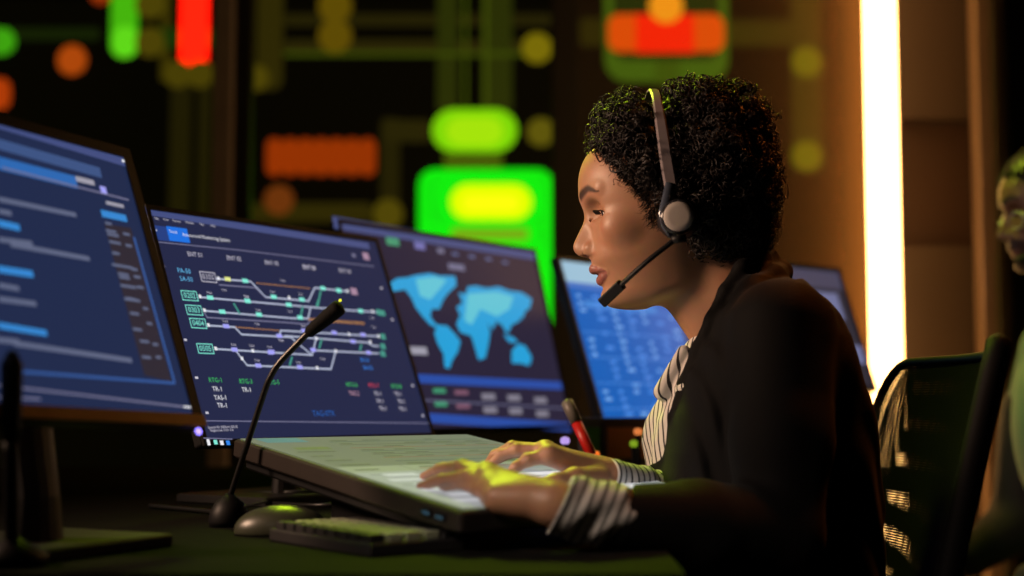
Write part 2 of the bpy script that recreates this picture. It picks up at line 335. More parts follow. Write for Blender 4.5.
O2 = [
 ('L','steel',0.011,[(-0.004,0.3206),(0.4391,0.314)]),
 ('T', 'grey', 'File', -0.0009, 0.3115, 0.0036),
 ('T', 'grey', 'Edit', 0.0152, 0.3116, 0.0036),
 ('T', 'grey', 'View', 0.0308, 0.3117, 0.0036),
 ('T', 'grey', 'Format', 0.0494, 0.3116, 0.0036),
 ('T', 'grey', 'Module', 0.0724, 0.3119, 0.0036),
 ('T', 'grey', 'Map', 0.0942, 0.312, 0.0036),
 ('T', 'grey', 'Help', 0.1142, 0.3122, 0.0036),
 ('R','navyb',-0.0055,0.2801,0.0295,0.3011),
 ('R','blue',0.0281,0.2812,0.0641,0.3022),
 ('T', 'white', 'Home', 0.0036, 0.2947, 0.0045),
 ('T', 'white', 'Track', 0.0384, 0.2949, 0.0045),
 ('T', 'white', 'Announced Monitoring System', 0.0969, 0.2927, 0.0052),
 ('L','line',0.0015,[(-0.0007,0.2769),(0.1549,0.2795),(0.4393,0.2792)]),
 ('T', 'grey', 'ENT 01', 0.0673, 0.2646, 0.0066),
 ('T', 'grey', 'ENT 02', 0.1384, 0.2654, 0.0066),
 ('T', 'grey', 'ENT 03', 0.2112, 0.2648, 0.0066),
 ('T', 'grey', 'ENT 04', 0.2884, 0.2648, 0.0066),
 ('T', 'grey', 'ENT 06', 0.3671, 0.2652, 0.0066),
 ('T', 'grey', 'ENT 05', 0.2883, 0.264, 0.0066),
 ('R','grey',0.0036,0.241,0.0086,0.244),
 ('R','grey',0.0101,0.1395,0.0151,0.1425),
 ('R','grey',0.0132,0.088,0.0182,0.091),
 ('R','grey',0.013,0.0882,0.018,0.0912),
 ('R','grey',0.016,0.0411,0.021,0.0441),
 ('R','grey',0.4405,0.2415,0.4455,0.2445),
 ('R','grey',0.4443,0.1891,0.4493,0.1921),
 ('R','grey',0.4469,0.0813,0.4519,0.0843),
 ('R','grey',0.4502,0.0331,0.4552,0.0361),
 ('T', 'cyan', 'PA-50', 0.04, 0.2387, 0.007),
 ('T', 'cyan', 'SA-50', 0.0404, 0.2271, 0.007),
 ('B','grey',0.0674,0.2262,0.0939,0.2402),
 ('T', 'grey', '0101', 0.0807, 0.2332, 0.0084),
 ('B','teal',0.0256,0.197,0.0521,0.21),
 ('T', 'teal', '0202', 0.0389, 0.2035, 0.0078),
 ('B','teal',0.0271,0.1769,0.0536,0.1899),
 ('T', 'teal', '0303', 0.0403, 0.1834, 0.0078),
 ('B','teal',0.0284,0.1584,0.0548,0.1714),
 ('T', 'teal', '0404', 0.0416, 0.1649, 0.0078),
 ('B','teal',0.0297,0.1233,0.0562,0.1363),
 ('T', 'teal', '0505', 0.043, 0.1298, 0.0078),
 ('L','track',0.0026,[(0.0955,0.2318),(0.1589,0.2326),(0.18,0.2107),(0.2665,0.2102),(0.2879,0.2324),(0.3577,0.2314)]),
 ('L','line',0.002,[(0.0974,0.2231),(0.1648,0.2237),(0.1796,0.2095)]),
 ('D','amber',0.0018,[(0.1688,0.231),(0.2773,0.2304)]),
 ('L','track',0.0026,[(0.0576,0.2025),(0.2259,0.201),(0.3214,0.2002),(0.4174,0.201)]),
 ('L','track',0.0026,[(0.0585,0.1833),(0.2187,0.1811),(0.2549,0.1825),(0.2658,0.1987)]),
 ('L','line',0.002,[(0.0574,0.1799),(0.0596,0.1739),(0.2161,0.1739),(0.2515,0.1732),(0.2589,0.1827)]),
 ('D','amber',0.0045,[(0.2545,0.1813),(0.3765,0.1806)]),
 ('L','track',0.0026,[(0.0587,0.1624),(0.1048,0.1623),(0.1143,0.1522),(0.2081,0.1518),(0.242,0.1262),(0.2596,0.1516)]),
 ('D','amber',0.0018,[(0.1062,0.1624),(0.1886,0.161)]),
 ('L','track',0.0026,[(0.1856,0.1528),(0.1917,0.1611),(0.4007,0.1608)]),
 ('L','track',0.0026,[(0.1969,0.1534),(0.371,0.1497),(0.3798,0.145),(0.3941,0.1447)]),
 ('L','track',0.0026,[(0.0593,0.1296),(0.1992,0.1271),(0.1785,0.1274),(0.242,0.1262)]),
 ('L','track',0.0026,[(0.0951,0.1286),(0.1095,0.1079),(0.2732,0.1057),(0.294,0.1337)]),
 ('L','track',0.0026,[(0.248,0.1335),(0.3891,0.1328)]),
 ('L','tealD',0.003,[(0.1145,0.1962),(0.1202,0.1829)]),
 ('L','tealD',0.003,[(0.2975,0.2269),(0.2812,0.2013)]),
 ('L','tealD',0.003,[(0.2502,0.2002),(0.2399,0.1853)]),
 ('L','tealD',0.003,[(0.2708,0.1509),(0.2608,0.1374)]),
 ('L','tealD',0.003,[(0.1994,0.1216),(0.1906,0.1099)]),
 ('L','tealD',0.003,[(0.3551,0.1454),(0.3481,0.1365)]),
 ('L','tealD',0.003,[(0.2873,0.2122),(0.2796,0.2032)]),
 ('R','yellow',0.1093,0.2295,0.1203,0.2355),
 ('R','teal',0.142,0.2294,0.153,0.2354),
 ('R','teal',0.1902,0.2087,0.2012,0.2147),
 ('R','teal',0.2467,0.2082,0.2577,0.2142),
 ('R','teal',0.2991,0.2293,0.3101,0.2353),
 ('R','teal',0.3327,0.2279,0.3437,0.2339),
 ('R','teal',0.1364,0.1994,0.1474,0.2054),
 ('R','teal',0.2167,0.1985,0.2277,0.2045),
 ('R','teal',0.0679,0.1996,0.0789,0.2056),
 ('R','teal',0.1362,0.199,0.1472,0.205),
 ('R','teal',0.2161,0.1984,0.2271,0.2044),
 ('R','teal',0.0835,0.1804,0.0945,0.1864),
 ('R','teal',0.1514,0.18,0.1624,0.186),
 ('R','teal',0.2325,0.1798,0.2435,0.1858),
 ('R','teal',0.3701,0.1975,0.3811,0.2035),
 ('R','teal',0.3329,0.2284,0.3439,0.2344),
 ('R','lilac',0.0838,0.1597,0.0948,0.1657),
 ('R','lilac',0.1801,0.1498,0.1911,0.1558),
 ('R','lilac',0.0879,0.1266,0.0989,0.1326),
 ('R','lilac',0.1541,0.1246,0.1651,0.1306),
 ('R','lilac',0.1243,0.1049,0.1353,0.1109),
 ('R','lilac',0.2331,0.1597,0.2441,0.1657),
 ('R','lilac',0.2963,0.1595,0.3073,0.1655),
 ('R','lilac',0.3598,0.1589,0.3708,0.1649),
 ('R','lilac',0.3324,0.1472,0.3434,0.1532),
 ('R','lilac',0.2411,0.1311,0.2521,0.1371),
 ('R','lilac',0.3606,0.1304,0.3716,0.1364),
 ('R','lilac',0.2043,0.1043,0.2153,0.1103),
 ('R','lilac',0.1568,0.1256,0.1678,0.1316),
 ('R','white',0.0953,0.2295,0.0998,0.2345),
 ('R','white',0.0533,0.2006,0.0578,0.2056),
 ('R','white',0.0553,0.1603,0.0598,0.1653),
 ('R','white',0.0549,0.1812,0.0595,0.1862),
 ('R','white',0.0576,0.1276,0.0622,0.1326),
 ('R','white',0.1245,0.1263,0.129,0.1313),
 ('R','white',0.1004,0.1148,0.105,0.1198),
 ('R','white',0.1646,0.1055,0.1691,0.1105),
 ('R','white',0.3315,0.1588,0.3359,0.1638),
 ('R','white',0.3985,0.1583,0.4029,0.1633),
 ('R','white',0.3745,0.1481,0.3789,0.1531),
 ('R','white',0.2918,0.1312,0.2962,0.1362),
 ('R','white',0.2422,0.1043,0.2467,0.1093),
 ('R','white',0.2576,0.1496,0.262,0.1546),
 ('R','white',0.4006,0.1985,0.405,0.2035),
 ('R','white',0.224,0.2099,0.2285,0.2149),
 ('R','white',0.3555,0.2289,0.3599,0.2339),
 ('T', 'grey', 'Trk4', 0.222, 0.2378, 0.0036),
 ('T', 'grey', 'Trk4', 0.195, 0.2187, 0.0036),
 ('T', 'grey', 'Trk4', 0.2518, 0.2189, 0.0036),
 ('T', 'grey', 'Trk4', 0.141, 0.2077, 0.0036),
 ('T', 'grey', 'Trk4', 0.0736, 0.2094, 0.0036),
 ('T', 'grey', 'Trk4', 0.1413, 0.2086, 0.0036),
 ('T', 'grey', 'Trk4', 0.157, 0.1893, 0.0036),
 ('T', 'grey', 'Trk4', 0.0892, 0.1694, 0.0036),
 ('T', 'grey', 'Trk4', 0.1475, 0.1683, 0.0036),
 ('T', 'grey', 'Trk4', 0.0934, 0.1362, 0.0036),
 ('T', 'grey', 'Trk4', 0.1267, 0.1358, 0.0036),
 ('T', 'grey', 'Trk4', 0.16, 0.1355, 0.0036),
 ('T', 'grey', 'Trk4', 0.1293, 0.1151, 0.0036),
 ('T', 'grey', 'Trk4', 0.1862, 0.1456, 0.0036),
 ('T', 'grey', 'Trk4', 0.1021, 0.2151, 0.0036),
 ('T', 'grey', 'Trk4', 0.2196, 0.1906, 0.0036),
 ('T', 'grey', 'Trk4', 0.2145, 0.1418, 0.0036),
 ('T', 'grey', 'Trk4', 0.2608, 0.1204, 0.0036),
 ('T', 'grey', 'Trk4', 0.1863, 0.1461, 0.0036),
 ('T', 'grey', 'Trk4', 0.209, 0.1137, 0.0036),
 ('T', 'grey', 'Trk4', 0.3963, 0.1897, 0.0036),
 ('T', 'grey', 'Trk4', 0.3939, 0.1749, 0.0036),
 ('T', 'grey', 'Trk4', 0.239, 0.1698, 0.0036),
 ('R','pinkD',0.3654,0.2263,0.3794,0.2373),
 ('R','tealD',0.4183,0.195,0.4313,0.204),
 ('R','tealD',0.4117,0.196,0.4227,0.205),
 ('R','tealD',0.3979,0.14,0.4089,0.149),
 ('R','tealD',0.3928,0.1278,0.4038,0.1368),
 ('R','tealD',0.4046,0.1559,0.4156,0.1649),
 ('T', 'sky', 'SA-51', 0.3523, 0.1212, 0.0066),
 ('T', 'sky', 'SA-52', 0.3544, 0.109, 0.0066),
 ('T', 'green', 'RTG-1', 0.0453, 0.0858, 0.0066),
 ('T', 'green', 'RTG-3', 0.0986, 0.0847, 0.0066),
 ('T', 'green', 'RTG-5', 0.1488, 0.0839, 0.0066),
 ('T', 'white', 'TR-1', 0.0446, 0.0737, 0.0066),
 ('T', 'white', 'TR-1', 0.0461, 0.0514, 0.0066),
 ('T', 'white', 'TR-1', 0.0961, 0.0729, 0.0066),
 ('T', 'white', 'TAS-1', 0.0462, 0.0618, 0.0066),
 ('T', 'green', 'RTG-6', 0.3077, 0.082, 0.0066),
 ('T', 'red', 'RTG-7', 0.3557, 0.0812, 0.0066),
 ('T', 'green', 'RTG-8', 0.4074, 0.0804, 0.0066),
 ('T', 'pink', 'TAS-2', 0.3076, 0.0689, 0.0066),
 ('T', 'grey', 'TR-1', 0.36, 0.0686, 0.0066),
 ('T', 'grey', 'TR-1', 0.3598, 0.057, 0.0066),
 ('T', 'grey', 'TR-1', 0.3621, 0.0456, 0.0066),
 ('T', 'grey', 'TR-1', 0.4066, 0.0683, 0.0066),
 ('T', 'grey', 'TR-1', 0.4092, 0.0564, 0.0066),
 ('T', 'grey', 'TR-1', 0.4078, 0.0446, 0.0066),
 ('T', 'sky2', 'TAG-07X', 0.2319, 0.0391, 0.0085),
 ('R','pinkD',0.4178,0.2881,0.4318,0.3001),
 ('R','line',0.3919,0.2899,0.3999,0.2959),
 ('L','line',0.0015,[(0.0117,0.0313),(0.4585,0.0219)]),
 ('L','line',0.0015,[(0.0008,0.0089),(0.0477,0.0063)]),
 ('T', 'grey', 'System ID. 0000-A1-B2-03', 0.0376, 0.0226, 0.0036),
 ('T', 'grey', 'Registered. 0101-C4', 0.0341, 0.0185, 0.0036),
 ('R','white',0.0043,-0.0008,0.0093,0.0072),
 ('R','teal',0.0156,0.0001,0.0216,0.0061),
 ('R','white',0.0258,-0.001,0.0318,0.005),
 ('R','sky',0.0364,-0.0013,0.0424,0.0047),
]
O3 = [
 ('L','steel',0.022,[(-0.0036,0.3649),(0.5886,0.3598)]),
 ('R','greenD',0.1209,0.3382,0.1559,0.3522),
 ('R','lilacD',0.1994,0.3375,0.2294,0.3515),
 ('R','line',0.2644,0.3354,0.2844,0.3454),
 ('R','steel2',0.3078,0.3353,0.3278,0.3403),
 ('R','steel2',0.3597,0.3348,0.3797,0.3398),
 ('R','steel2',0.4133,0.3344,0.4333,0.3394),
 ('R','steel2',0.468,0.3322,0.488,0.3372),
 ('R','line',0.2887,0.3061,0.3387,0.3181),
 ('P','map',[(0.1086,0.2662),(0.1308,0.2769),(0.1606,0.2806),(0.1859,0.2871),(0.2296,0.2936),(0.2557,0.2908),(0.3041,0.2936),(0.3024,0.2757),(0.275,0.2602),(0.2546,0.2463),(0.2363,0.2263),(0.2141,0.2251),(0.2051,0.2107),(0.2157,0.1981),(0.2364,0.1943),(0.2249,0.1884),(0.2004,0.1951),(0.1834,0.2096),(0.1681,0.2257),(0.1614,0.243),(0.1482,0.2574),(0.1124,0.2513)]),
 ('P','map',[(0.2223,0.196),(0.249,0.1957),(0.2692,0.1808),(0.2812,0.1671),(0.2662,0.1471),(0.2452,0.131),(0.2318,0.1153),(0.2191,0.1174),(0.223,0.142),(0.2118,0.1609),(0.2079,0.18)]),
 ('P','map',[(0.3045,0.2621),(0.3257,0.2603),(0.337,0.2756),(0.3643,0.2791),(0.3967,0.2764),(0.4396,0.2826),(0.4723,0.2763),(0.5149,0.2757),(0.5456,0.2638),(0.5292,0.2422),(0.498,0.2355),(0.4871,0.2163),(0.457,0.2065),(0.4352,0.1873),(0.4233,0.205),(0.4061,0.2108),(0.3897,0.1937),(0.3778,0.2062),(0.3805,0.1901),(0.3673,0.1661),(0.3474,0.1374),(0.3253,0.1337),(0.3211,0.1606),(0.3169,0.1795),(0.2854,0.1846),(0.279,0.2001),(0.296,0.2184),(0.289,0.2324),(0.3114,0.2433)]),
 ('P','map',[(0.4392,0.1545),(0.4638,0.1693),(0.488,0.1659),(0.5028,0.1429),(0.4882,0.1259),(0.4573,0.1302),(0.4307,0.1296)]),
 ('P','map',[(0.4212,0.1868),(0.4539,0.1814),(0.4675,0.1719),(0.4365,0.1709)]),
 ('P','map',[(0.499,0.2508),(0.5174,0.2416),(0.4987,0.2211),(0.4828,0.2245)]),
 ('P','mapL',[(0.1836,0.2792),(0.2401,0.288),(0.276,0.2843),(0.2476,0.264),(0.2144,0.2423),(0.1864,0.2483)]),
 ('P','mapL',[(0.3325,0.2615),(0.4291,0.2718),(0.4826,0.2651),(0.4595,0.2385),(0.4122,0.221),(0.3627,0.2332),(0.3262,0.2007),(0.3053,0.2077)]),
 ('R','grey2',0.1319,0.1392,0.1769,0.1532),
 ('L','bluebar',0.016,[(0.1251,0.0963),(0.5826,0.0869)]),
 ('L','bluebar',0.017,[(0.1447,0.0263),(0.5815,0.0033)]),
 ('R','greyt',0.3129,0.0583,0.3549,0.0703),
 ('R','greyt',0.3934,0.0561,0.4354,0.0681),
 ('R','greyt',0.4815,0.0512,0.5235,0.0632),
 ('R','greenD',0.1731,0.0706,0.2081,0.0786),
 ('R','pinkT',0.2339,0.0678,0.2739,0.0758),
 ('R','greyt',0.3099,0.0332,0.3519,0.0452),
 ('R','greyt',0.3901,0.0304,0.4321,0.0424),
 ('R','greyt',0.4778,0.0248,0.5198,0.0368),
 ('R','greenD',0.1706,0.0465,0.2056,0.0545),
 ('R','pinkT',0.231,0.0426,0.271,0.0506),
 ('L','line',0.002,[(0.1368,0.058),(0.5776,0.0411)]),
]

# ------------------------------------------------------------------ the room
DESK_Z = 0.78
m_floor = mat('dark_carpet', (.012, .011, .010), .9, noise=.4, nscale=200)
m_wall = mat('dark_wall_paint', (.02, .016, .012), .8, noise=.3, nscale=6)
m_brown = mat('brown_wall_panel', (.036, .022, .014), .6, noise=.25, nscale=3)
m_brown2 = mat('dark_red_brown_panel', (.030, .012, .005), .6, noise=.25, nscale=3)
m_frame = mat('grey_mullion_paint', (.26, .23, .24), .55, noise=.2, nscale=12)
m_black = mat('black_frame', (.004, .004, .004), .6, noise=.3, nscale=12)
def struct(o): o['kind'] = 'structure'; return o
struct(wbox((0.3, 3.5, -0.05), (4.8, 4.8, 0.05)).build('floor', m_floor))
struct(wbox((0.3, 3.5, 3.25), (4.8, 4.8, 0.05)).build('ceiling', m_wall))
struct(wbox((0.3, 8.25, 1.6), (4.8, 0.05, 1.6)).build('wall_back', m_wall))
struct(wbox((-4.55, 3.5, 1.6), (0.05, 4.8, 1.6)).build('wall_left', m_wall))
struct(wbox((5.15, 3.5, 1.6), (0.05, 4.8, 1.6)).build('wall_right', m_wall))

# big operations display at the back of the room: bezelled panel with signal graphics on it
VY = 7.0
EM = {}
def em(name, rgb, k=1.0, base=(.004, .004, .004)):
    if name not in EM:
        EM[name] = mat('lit_' + name, base, .5, emit=lin(rgb), es=k, spec=.3)
    return EM[name]
def vrect(mb, x0, y0, x1, y1, rnd, mi, lift):
    """rounded shape on the display wall"""
    a = at(x0, y1, VY - lift); b = at(x1, y0, VY - lift); w, h = b[0] - a[0], b[2] - a[2]
    c = (a + b) / 2; r = min(rnd * min(w, h), .5 * min(w, h) * .999); P = []
    for (sx, sz, a0) in ((1, 1, 0), (-1, 1, 90), (-1, -1, 180), (1, -1, 270)):
        for q in range(7):
            t = math.radians(a0 + 15 * q); P.append((c[0] + sx * (w / 2 - r) + r * math.cos(t), VY - lift, c[2] + sz * (h / 2 - r) + r * math.sin(t)))
    mb.add(P, [tuple(range(len(P)))], mi)
def display(name, x0, x1, label, shapes, glow=(5, 4, 1)):
    z0, z1 = .55, 2.95
    r = empty(name, ((x0 + x1) / 2, VY + .06, z0), label, 'video wall', 'video wall screens behind the mullions')
    wbox(((x0 + x1) / 2, VY + .06, (z0 + z1) / 2), ((x1 - x0) / 2, .055, (z1 - z0) / 2), .01).build('housing', m_black, r)
    wbox(((x0 + x1) / 2, VY + .004, (z0 + z1) / 2), ((x1 - x0) / 2 - .02, .004, (z1 - z0) / 2 - .02)).build('screen_panel', em('wall_%d_%d_%d' % glow, glow, 1), r)
    cols = []; mb = MB()
    for i, (x, y, X, Y, rnd, c, k) in enumerate(shapes):
        m = em('g_%d_%d_%d_%d' % (*c, int(k * 10)), c, k)
        if m not in cols: cols.append(m)
        vrect(mb, x, y, X, Y, rnd, cols.index(m), .004 + .0006 * i)
    mb.build('screen_graphics', cols, r)
OL = (78, 68, 8); OLD = (44, 38, 5); OLX = (30, 26, 4)
def rows(xs, ys, r, c, k): return [(x - r, y - r, x + r, y + r, .5, c, k) for x in xs for y in ys]
display('display_wall_screen', -3.2, -1.42, 'large dark display at far left with green lamps and a red block',
    [(160, -40, 172, 82, .5, OL, .5), (168, 70, 192, 240, .3, OLX, 1), (196, 70, 212, 240, .3, OLX, 1), (120, 28, 215, 48, .3, (24, 48, 6), 1), (-60, 28, 100, 40, .3, (20, 30, 4), 1),
     (110, -40, 139, 58, .5, (70, 180, 14), 1.0), (112, 26, 138, 58, .5, (96, 215, 26), 1.0), (-30, 28, 16, 55, .5, (62, 160, 16), 1), (180, -40, 209, 66, .25, (255, 22, 6), 2.6),
     (-12, 78, 11, 110, .5, (170, 58, 8), 1), (90, -30, 112, 4, .5, (150, 50, 8), 1)] + rows((150,), (4, 42), 15, OL, .9) + rows((178, 200), (74,), 14, OL, .8) + rows((72,), (60,), 15, (200, 84, 16), .7))
display('display_wall_screen', -1.34, 0.22, 'large dark display at centre with bright green blocks and orange digits',
    [(256, -40, 284, 90, .4, OLD, 1), (284, 40, 552, 54, .3, OLX, 1.6), (284, 14, 552, 26, .3, OLX, 1.3), (437, -40, 458, 112, .2, (40, 45, 6), 1), (482, -40, 512, 112, .2, (40, 45, 6), 1),
     (464, -40, 467, 190, .2, (70, 84, 10), 1), (484, -40, 487, 190, .2, (70, 84, 10), 1), (284, 52, 552, 56, .3, (60, 72, 8), 1), (250, 203, 372, 222, .3, OLD, 1), (380, 118, 400, 222, .3, OLX, 1.2), (384, 120, 432, 142, .3, OLX, 1.5), (444, 153, 502, 168, .1, (70, 90, 8), 1),
     (432, 109, 517, 152, .5, (128, 215, 8), 1.0), (446, 117, 503, 146, .5, (165, 228, 12), 1.0),
     (418, 169, 553, 330, .12, (14, 215, 12), 1.25), (450, 184, 532, 220, .5, (210, 240, 0), 1.2), (452, 228, 528, 240, .3, (120, 170, 20), 1.0), (462, 194, 520, 212, .5, (235, 240, 10), 1.2)]
    + rows((335,), (6, 36), 17, (122, 98, 10), .55) + rows((537,), (48,), 15, (150, 134, 14), .6) + rows((541,), (132,), 14, (92, 84, 12), 1) + rows((279,), (200,), 15, (104, 50, 12), 1) + rows((388,), (214,), 15, OL, 1) + rows((256,), (78,), 13, OL, .9)
    + [(266 + 15.5 * i, 138, 283 + 15.5 * i, 176, .5, (206, 74, 8), .46) for i in range(7)])
display('display_wall_screen', 0.30, 1.90, 'large dark display at right with a red bar inside a green outline',
    [(605, -40, 727, 82, .18, (66, 92, 14), 1.0), (613, -36, 719, 60, .14, (34, 44, 8), 1.0), (580, 18, 604, 46, .2, OLD, 1), (728, 20, 800, 46, .2, OLD, 1.3), (793, -40, 820, 172, .3, OLD, 1.4), (655, 60, 680, 84, .1, (60, 80, 10), 1),
     (608, 14, 724, 52, .3, (224, 78, 8), 1.0), (636, 14, 694, 53, .05, (235, 34, 6), 1.15)] + rows((666,), (6,), 17, (245, 150, 24), 1.0) + rows((807,), (62, 156), 15, (128, 122, 14), .6), glow=(16, 10, 3))

# mullions of the glazed partition in front of the display wall
def post(n, px0, px1, Y, m, z1=3.2):
    a = at(px0, 200, Y)[0]; b = at(px1, 200, Y)[0]
    return struct(wbox(((a + b) / 2, Y, z1 / 2), ((b - a) / 2, .03, z1 / 2), .004).build('trim_%d' % n, m))
post(1, 213, 232, 3.9, m_frame); post(2, 233, 251, 3.94, m_black); post(3, 552, 579, 4.2, m_black)
m_pale = mat('pale_metal_trim', (.30, .20, .13), .35, .6, noise=.15, nscale=5)
post(5, 976, 990, 3.30, m_pale); post(6, 992, 1060, 3.4, mat('dark_olive_panel', (.030, .022, .008), .6, noise=.3, nscale=3))
# brown wall panelling behind the light tube, a dark recess set in it
x0 = at(896, 200, 3.38)[0]; x1 = at(979, 200, 3.38)[0]
zt = at(900, 118, 3.38)[2]; zb = at(900, 246, 3.38)[2]
w3 = MB().box(((x0 + x1) / 2, 3.41, (3.2 + zt) / 2), EYE3, ((x1 - x0) / 2, .03, (3.2 - zt) / 2)).box(((x0 + x1) / 2, 3.41, zb / 2), EYE3, ((x1 - x0) / 2, .03, zb / 2))
struct(w3.build('trim_7', m_brown))
struct(wbox(((x0 + x1) / 2, 3.47, (zt + zb) / 2), ((x1 - x0) / 2, .03, (zt - zb) / 2)).build('trim_8', m_brown2))
# pane added behind the tube: orange diffuse share imitates glare around the lamp
def glass_mat(name, haze, col):
    m = bpy.data.materials.new(name); m.use_nodes = True; nt = m.node_tree; nt.nodes.clear()
    out = nt.nodes.new('ShaderNodeOutputMaterial'); mix = nt.nodes.new('ShaderNodeMixShader'); tr = nt.nodes.new('ShaderNodeBsdfTransparent')
    df = nt.nodes.new('ShaderNodeBsdfDiffuse'); df.inputs[0].default_value = (*col, 1)
    n = nt.nodes.new('ShaderNodeTexNoise'); n.inputs['Scale'].default_value = 3; mr = nt.nodes.new('ShaderNodeMapRange')
    mr.inputs['To Min'].default_value = haze * .7; mr.inputs['To Max'].default_value = haze * 1.3
    nt.links.new(n.outputs['Fac'], mr.inputs['Value']); nt.links.new(mr.outputs['Result'], mix.inputs[0])
    nt.links.new(tr.outputs[0], mix.inputs[1]); nt.links.new(df.outputs[0], mix.inputs[2]); nt.links.new(mix.outputs[0], out.inputs[0])
    return m
gx0 = at(579, 200, 3.27)[0]; gx1 = at(900, 200, 3.27)[0]
struct(wbox(((gx0 + gx1) / 2, 3.262, 1.6), ((gx1 - gx0) / 2, .004, 1.6)).build('glare_pane_1', glass_mat('glare_glass', .042, (.9, .50, .22))))
# light tube
TY = 3.2
ta = at(863.5, 200, TY)[0] + .004; tb = at(899.5, 200, TY)[0] + .004
tube = empty('light_tube', ((ta + tb) / 2, TY, 0.02), 'tall glowing warm white light tube standing right of the woman', 'lamp')
tcx = (ta + tb) / 2
m_tube = mat('lit_tube', (.8, .8, .8), .4, emit=(1.0, .50, .15), es=11.0)
prof = [((tb - ta) / 2 * .88, 0), ((tb - ta) / 2 * .88, 2.6)]
MB().lathe((tcx, TY, .10), (0, 0, 1), prof, 24).build('tube', m_tube, tube, True)
MB().lathe((tcx, TY, 0.0), (0, 0, 1), [(.075, 0.002), (.075, .02), (.05, .03), (.05, .10)], 28).build('base', m_black, tube)
MB().lathe((tcx, TY, 2.70), (0, 0, 1), [(.046, 0), (.046, .04), (.01, .05)], 24).build('end_cap', m_black, tube)

# ------------------------------------------------------------------ desks
m_desk = mat('black_desk_laminate', (.009, .009, .008), .7, noise=.25, nscale=8, spec=.03)
m_plas = mat('black_plastic', (.008, .008, .009), .48, noise=.2, nscale=60, spec=.22)
m_plas2 = mat('dark_grey_plastic', (.016, .015, .016), .5, noise=.2, nscale=60)
m_metal = mat('dark_brushed_metal', (.12, .11, .11), .35, .8, noise=.2, nscale=80)
desk = empty('desk', (-.3, 2.0, 0), 'long black desk carrying the monitors and tablet in front of the woman', 'desk')
MB().add([(-1.7, 1.16, DESK_Z - .03), (.14, 1.16, DESK_Z - .03), (.16, 1.95, DESK_Z - .03), (.95, 3.0, DESK_Z - .03), (-1.7, 3.0, DESK_Z - .03),
          (-1.7, 1.16, DESK_Z), (.14, 1.16, DESK_Z), (.16, 1.95, DESK_Z), (.95, 3.0, DESK_Z), (-1.7, 3.0, DESK_Z)],
         [(4, 3, 2, 1, 0), (5, 6, 7, 8, 9), (0, 1, 6, 5), (1, 2, 7, 6), (2, 3, 8, 7), (3, 4, 9, 8), (4, 0, 5, 9)]).build('desktop', m_desk, desk)
for (x, y) in ((-1.6, 1.25), (-.55, 1.25), (-1.6, 2.9), (.7, 2.9)):
    wbox((x, y, (DESK_Z - .03) / 2), (.03, .03, (DESK_Z - .03) / 2), .004).build('leg', m_metal, desk)

# ------------------------------------------------------------------ screens
def fontmesh(txt):
    cu = bpy.data.curves.new('t', 'FONT'); cu.body = txt; cu.size = 1; cu.align_x = 'CENTER'; cu.align_y = 'CENTER'; cu.resolution_u = 2
    o = bpy.data.objects.new('t', cu); COL.objects.link(o); dg = bpy.context.evaluated_depsgraph_get()
    me = o.evaluated_get(dg).to_mesh(); V = [tuple(v.co) for v in me.vertices]; Fc = [tuple(p.vertices) for p in me.polygons]
    o.evaluated_get(dg).to_mesh_clear(); bpy.data.objects.remove(o); bpy.data.curves.remove(cu)
    return V, Fc
FONT = {}
class Screen:
    """flat graphics on a screen plane: s to the right, t upwards, in metres"""
    def __init__(s, S, lift=.0004):
        s.o = np.array(S['o']); s.r = np.array(S['r']); s.u = np.array(S['u']); s.n = np.cross(s.r, s.u); s.w = S['w']; s.h = S['h']
        s.mb = MB(); s.cols = []; s.i = 0; s.lift = lift
    def p(s, a, b, e=0.0): return s.o + s.r * a + s.u * b + s.n * e
    def poly(s, pts, col, k=1.0):
        m = em('ui_%d_%d_%d' % col, col, k)
        if m not in s.cols: s.cols.append(m)
        s.i += 1; e = s.lift + 8e-6 * s.i
        s.mb.add([s.p(a, b, e) for a, b in pts], [tuple(range(len(pts)))], s.cols.index(m))
    def line(s, pts, w, col):
        P = np.array(pts, float)
        for i in range(len(P) - 1):
            d = P[i + 1] - P[i]; L = np.hypot(*d)
            if L < 1e-6: continue
            d /= L; nn = np.array([-d[1], d[0]]) * w / 2; a = P[i] - d * w * .35; b = P[i + 1] + d * w * .35
            s.poly([a - nn, b - nn, b + nn, a + nn], col)
    def rect(s, a, b, c, d, col): s.poly([(a, b), (c, b), (c, d), (a, d)], col)
    def text(s, txt, x, y, h, col):
        if txt not in FONT: FONT[txt] = fontmesh(txt)
        V, Fc = FONT[txt]; m = em('ui_%d_%d_%d' % col, col, 1.0)
        if m not in s.cols: s.cols.append(m)
        s.i += 1; e = s.lift + 8e-6 * s.i; k = h / .72
        s.mb.add([s.p(x + v[0] * k * .95, y + v[1] * k, e) for v in V], Fc, s.cols.index(m))
    def run(s, ops, pal):
        for o in ops:
            c = pal[o[1]]
            if o[0] == 'L': s.line(o[3], o[2], c)
            elif o[0] == 'R': s.rect(*o[2:6], c)
            elif o[0] == 'T': s.text(o[2], o[3], o[4], o[5], c)
            elif o[0] == 'P': s.poly(o[2], c)
            elif o[0] == 'D':
                (a, b), (p, q) = o[3]; n = max(2, int(math.hypot(p - a, q - b) / .0042))
                for i in range(n):
                    t = (i + .5) / n; x, y = a + (p - a) * t, b + (q - b) * t; s.rect(x - .0011, y - o[2] / 2, x + .0011, y + o[2] / 2, c)
            elif o[0] == 'B':
                a, b, p, q = o[2:6]; s.line([(a, b), (p, b), (p, q), (a, q), (a, b)], .0012, c)
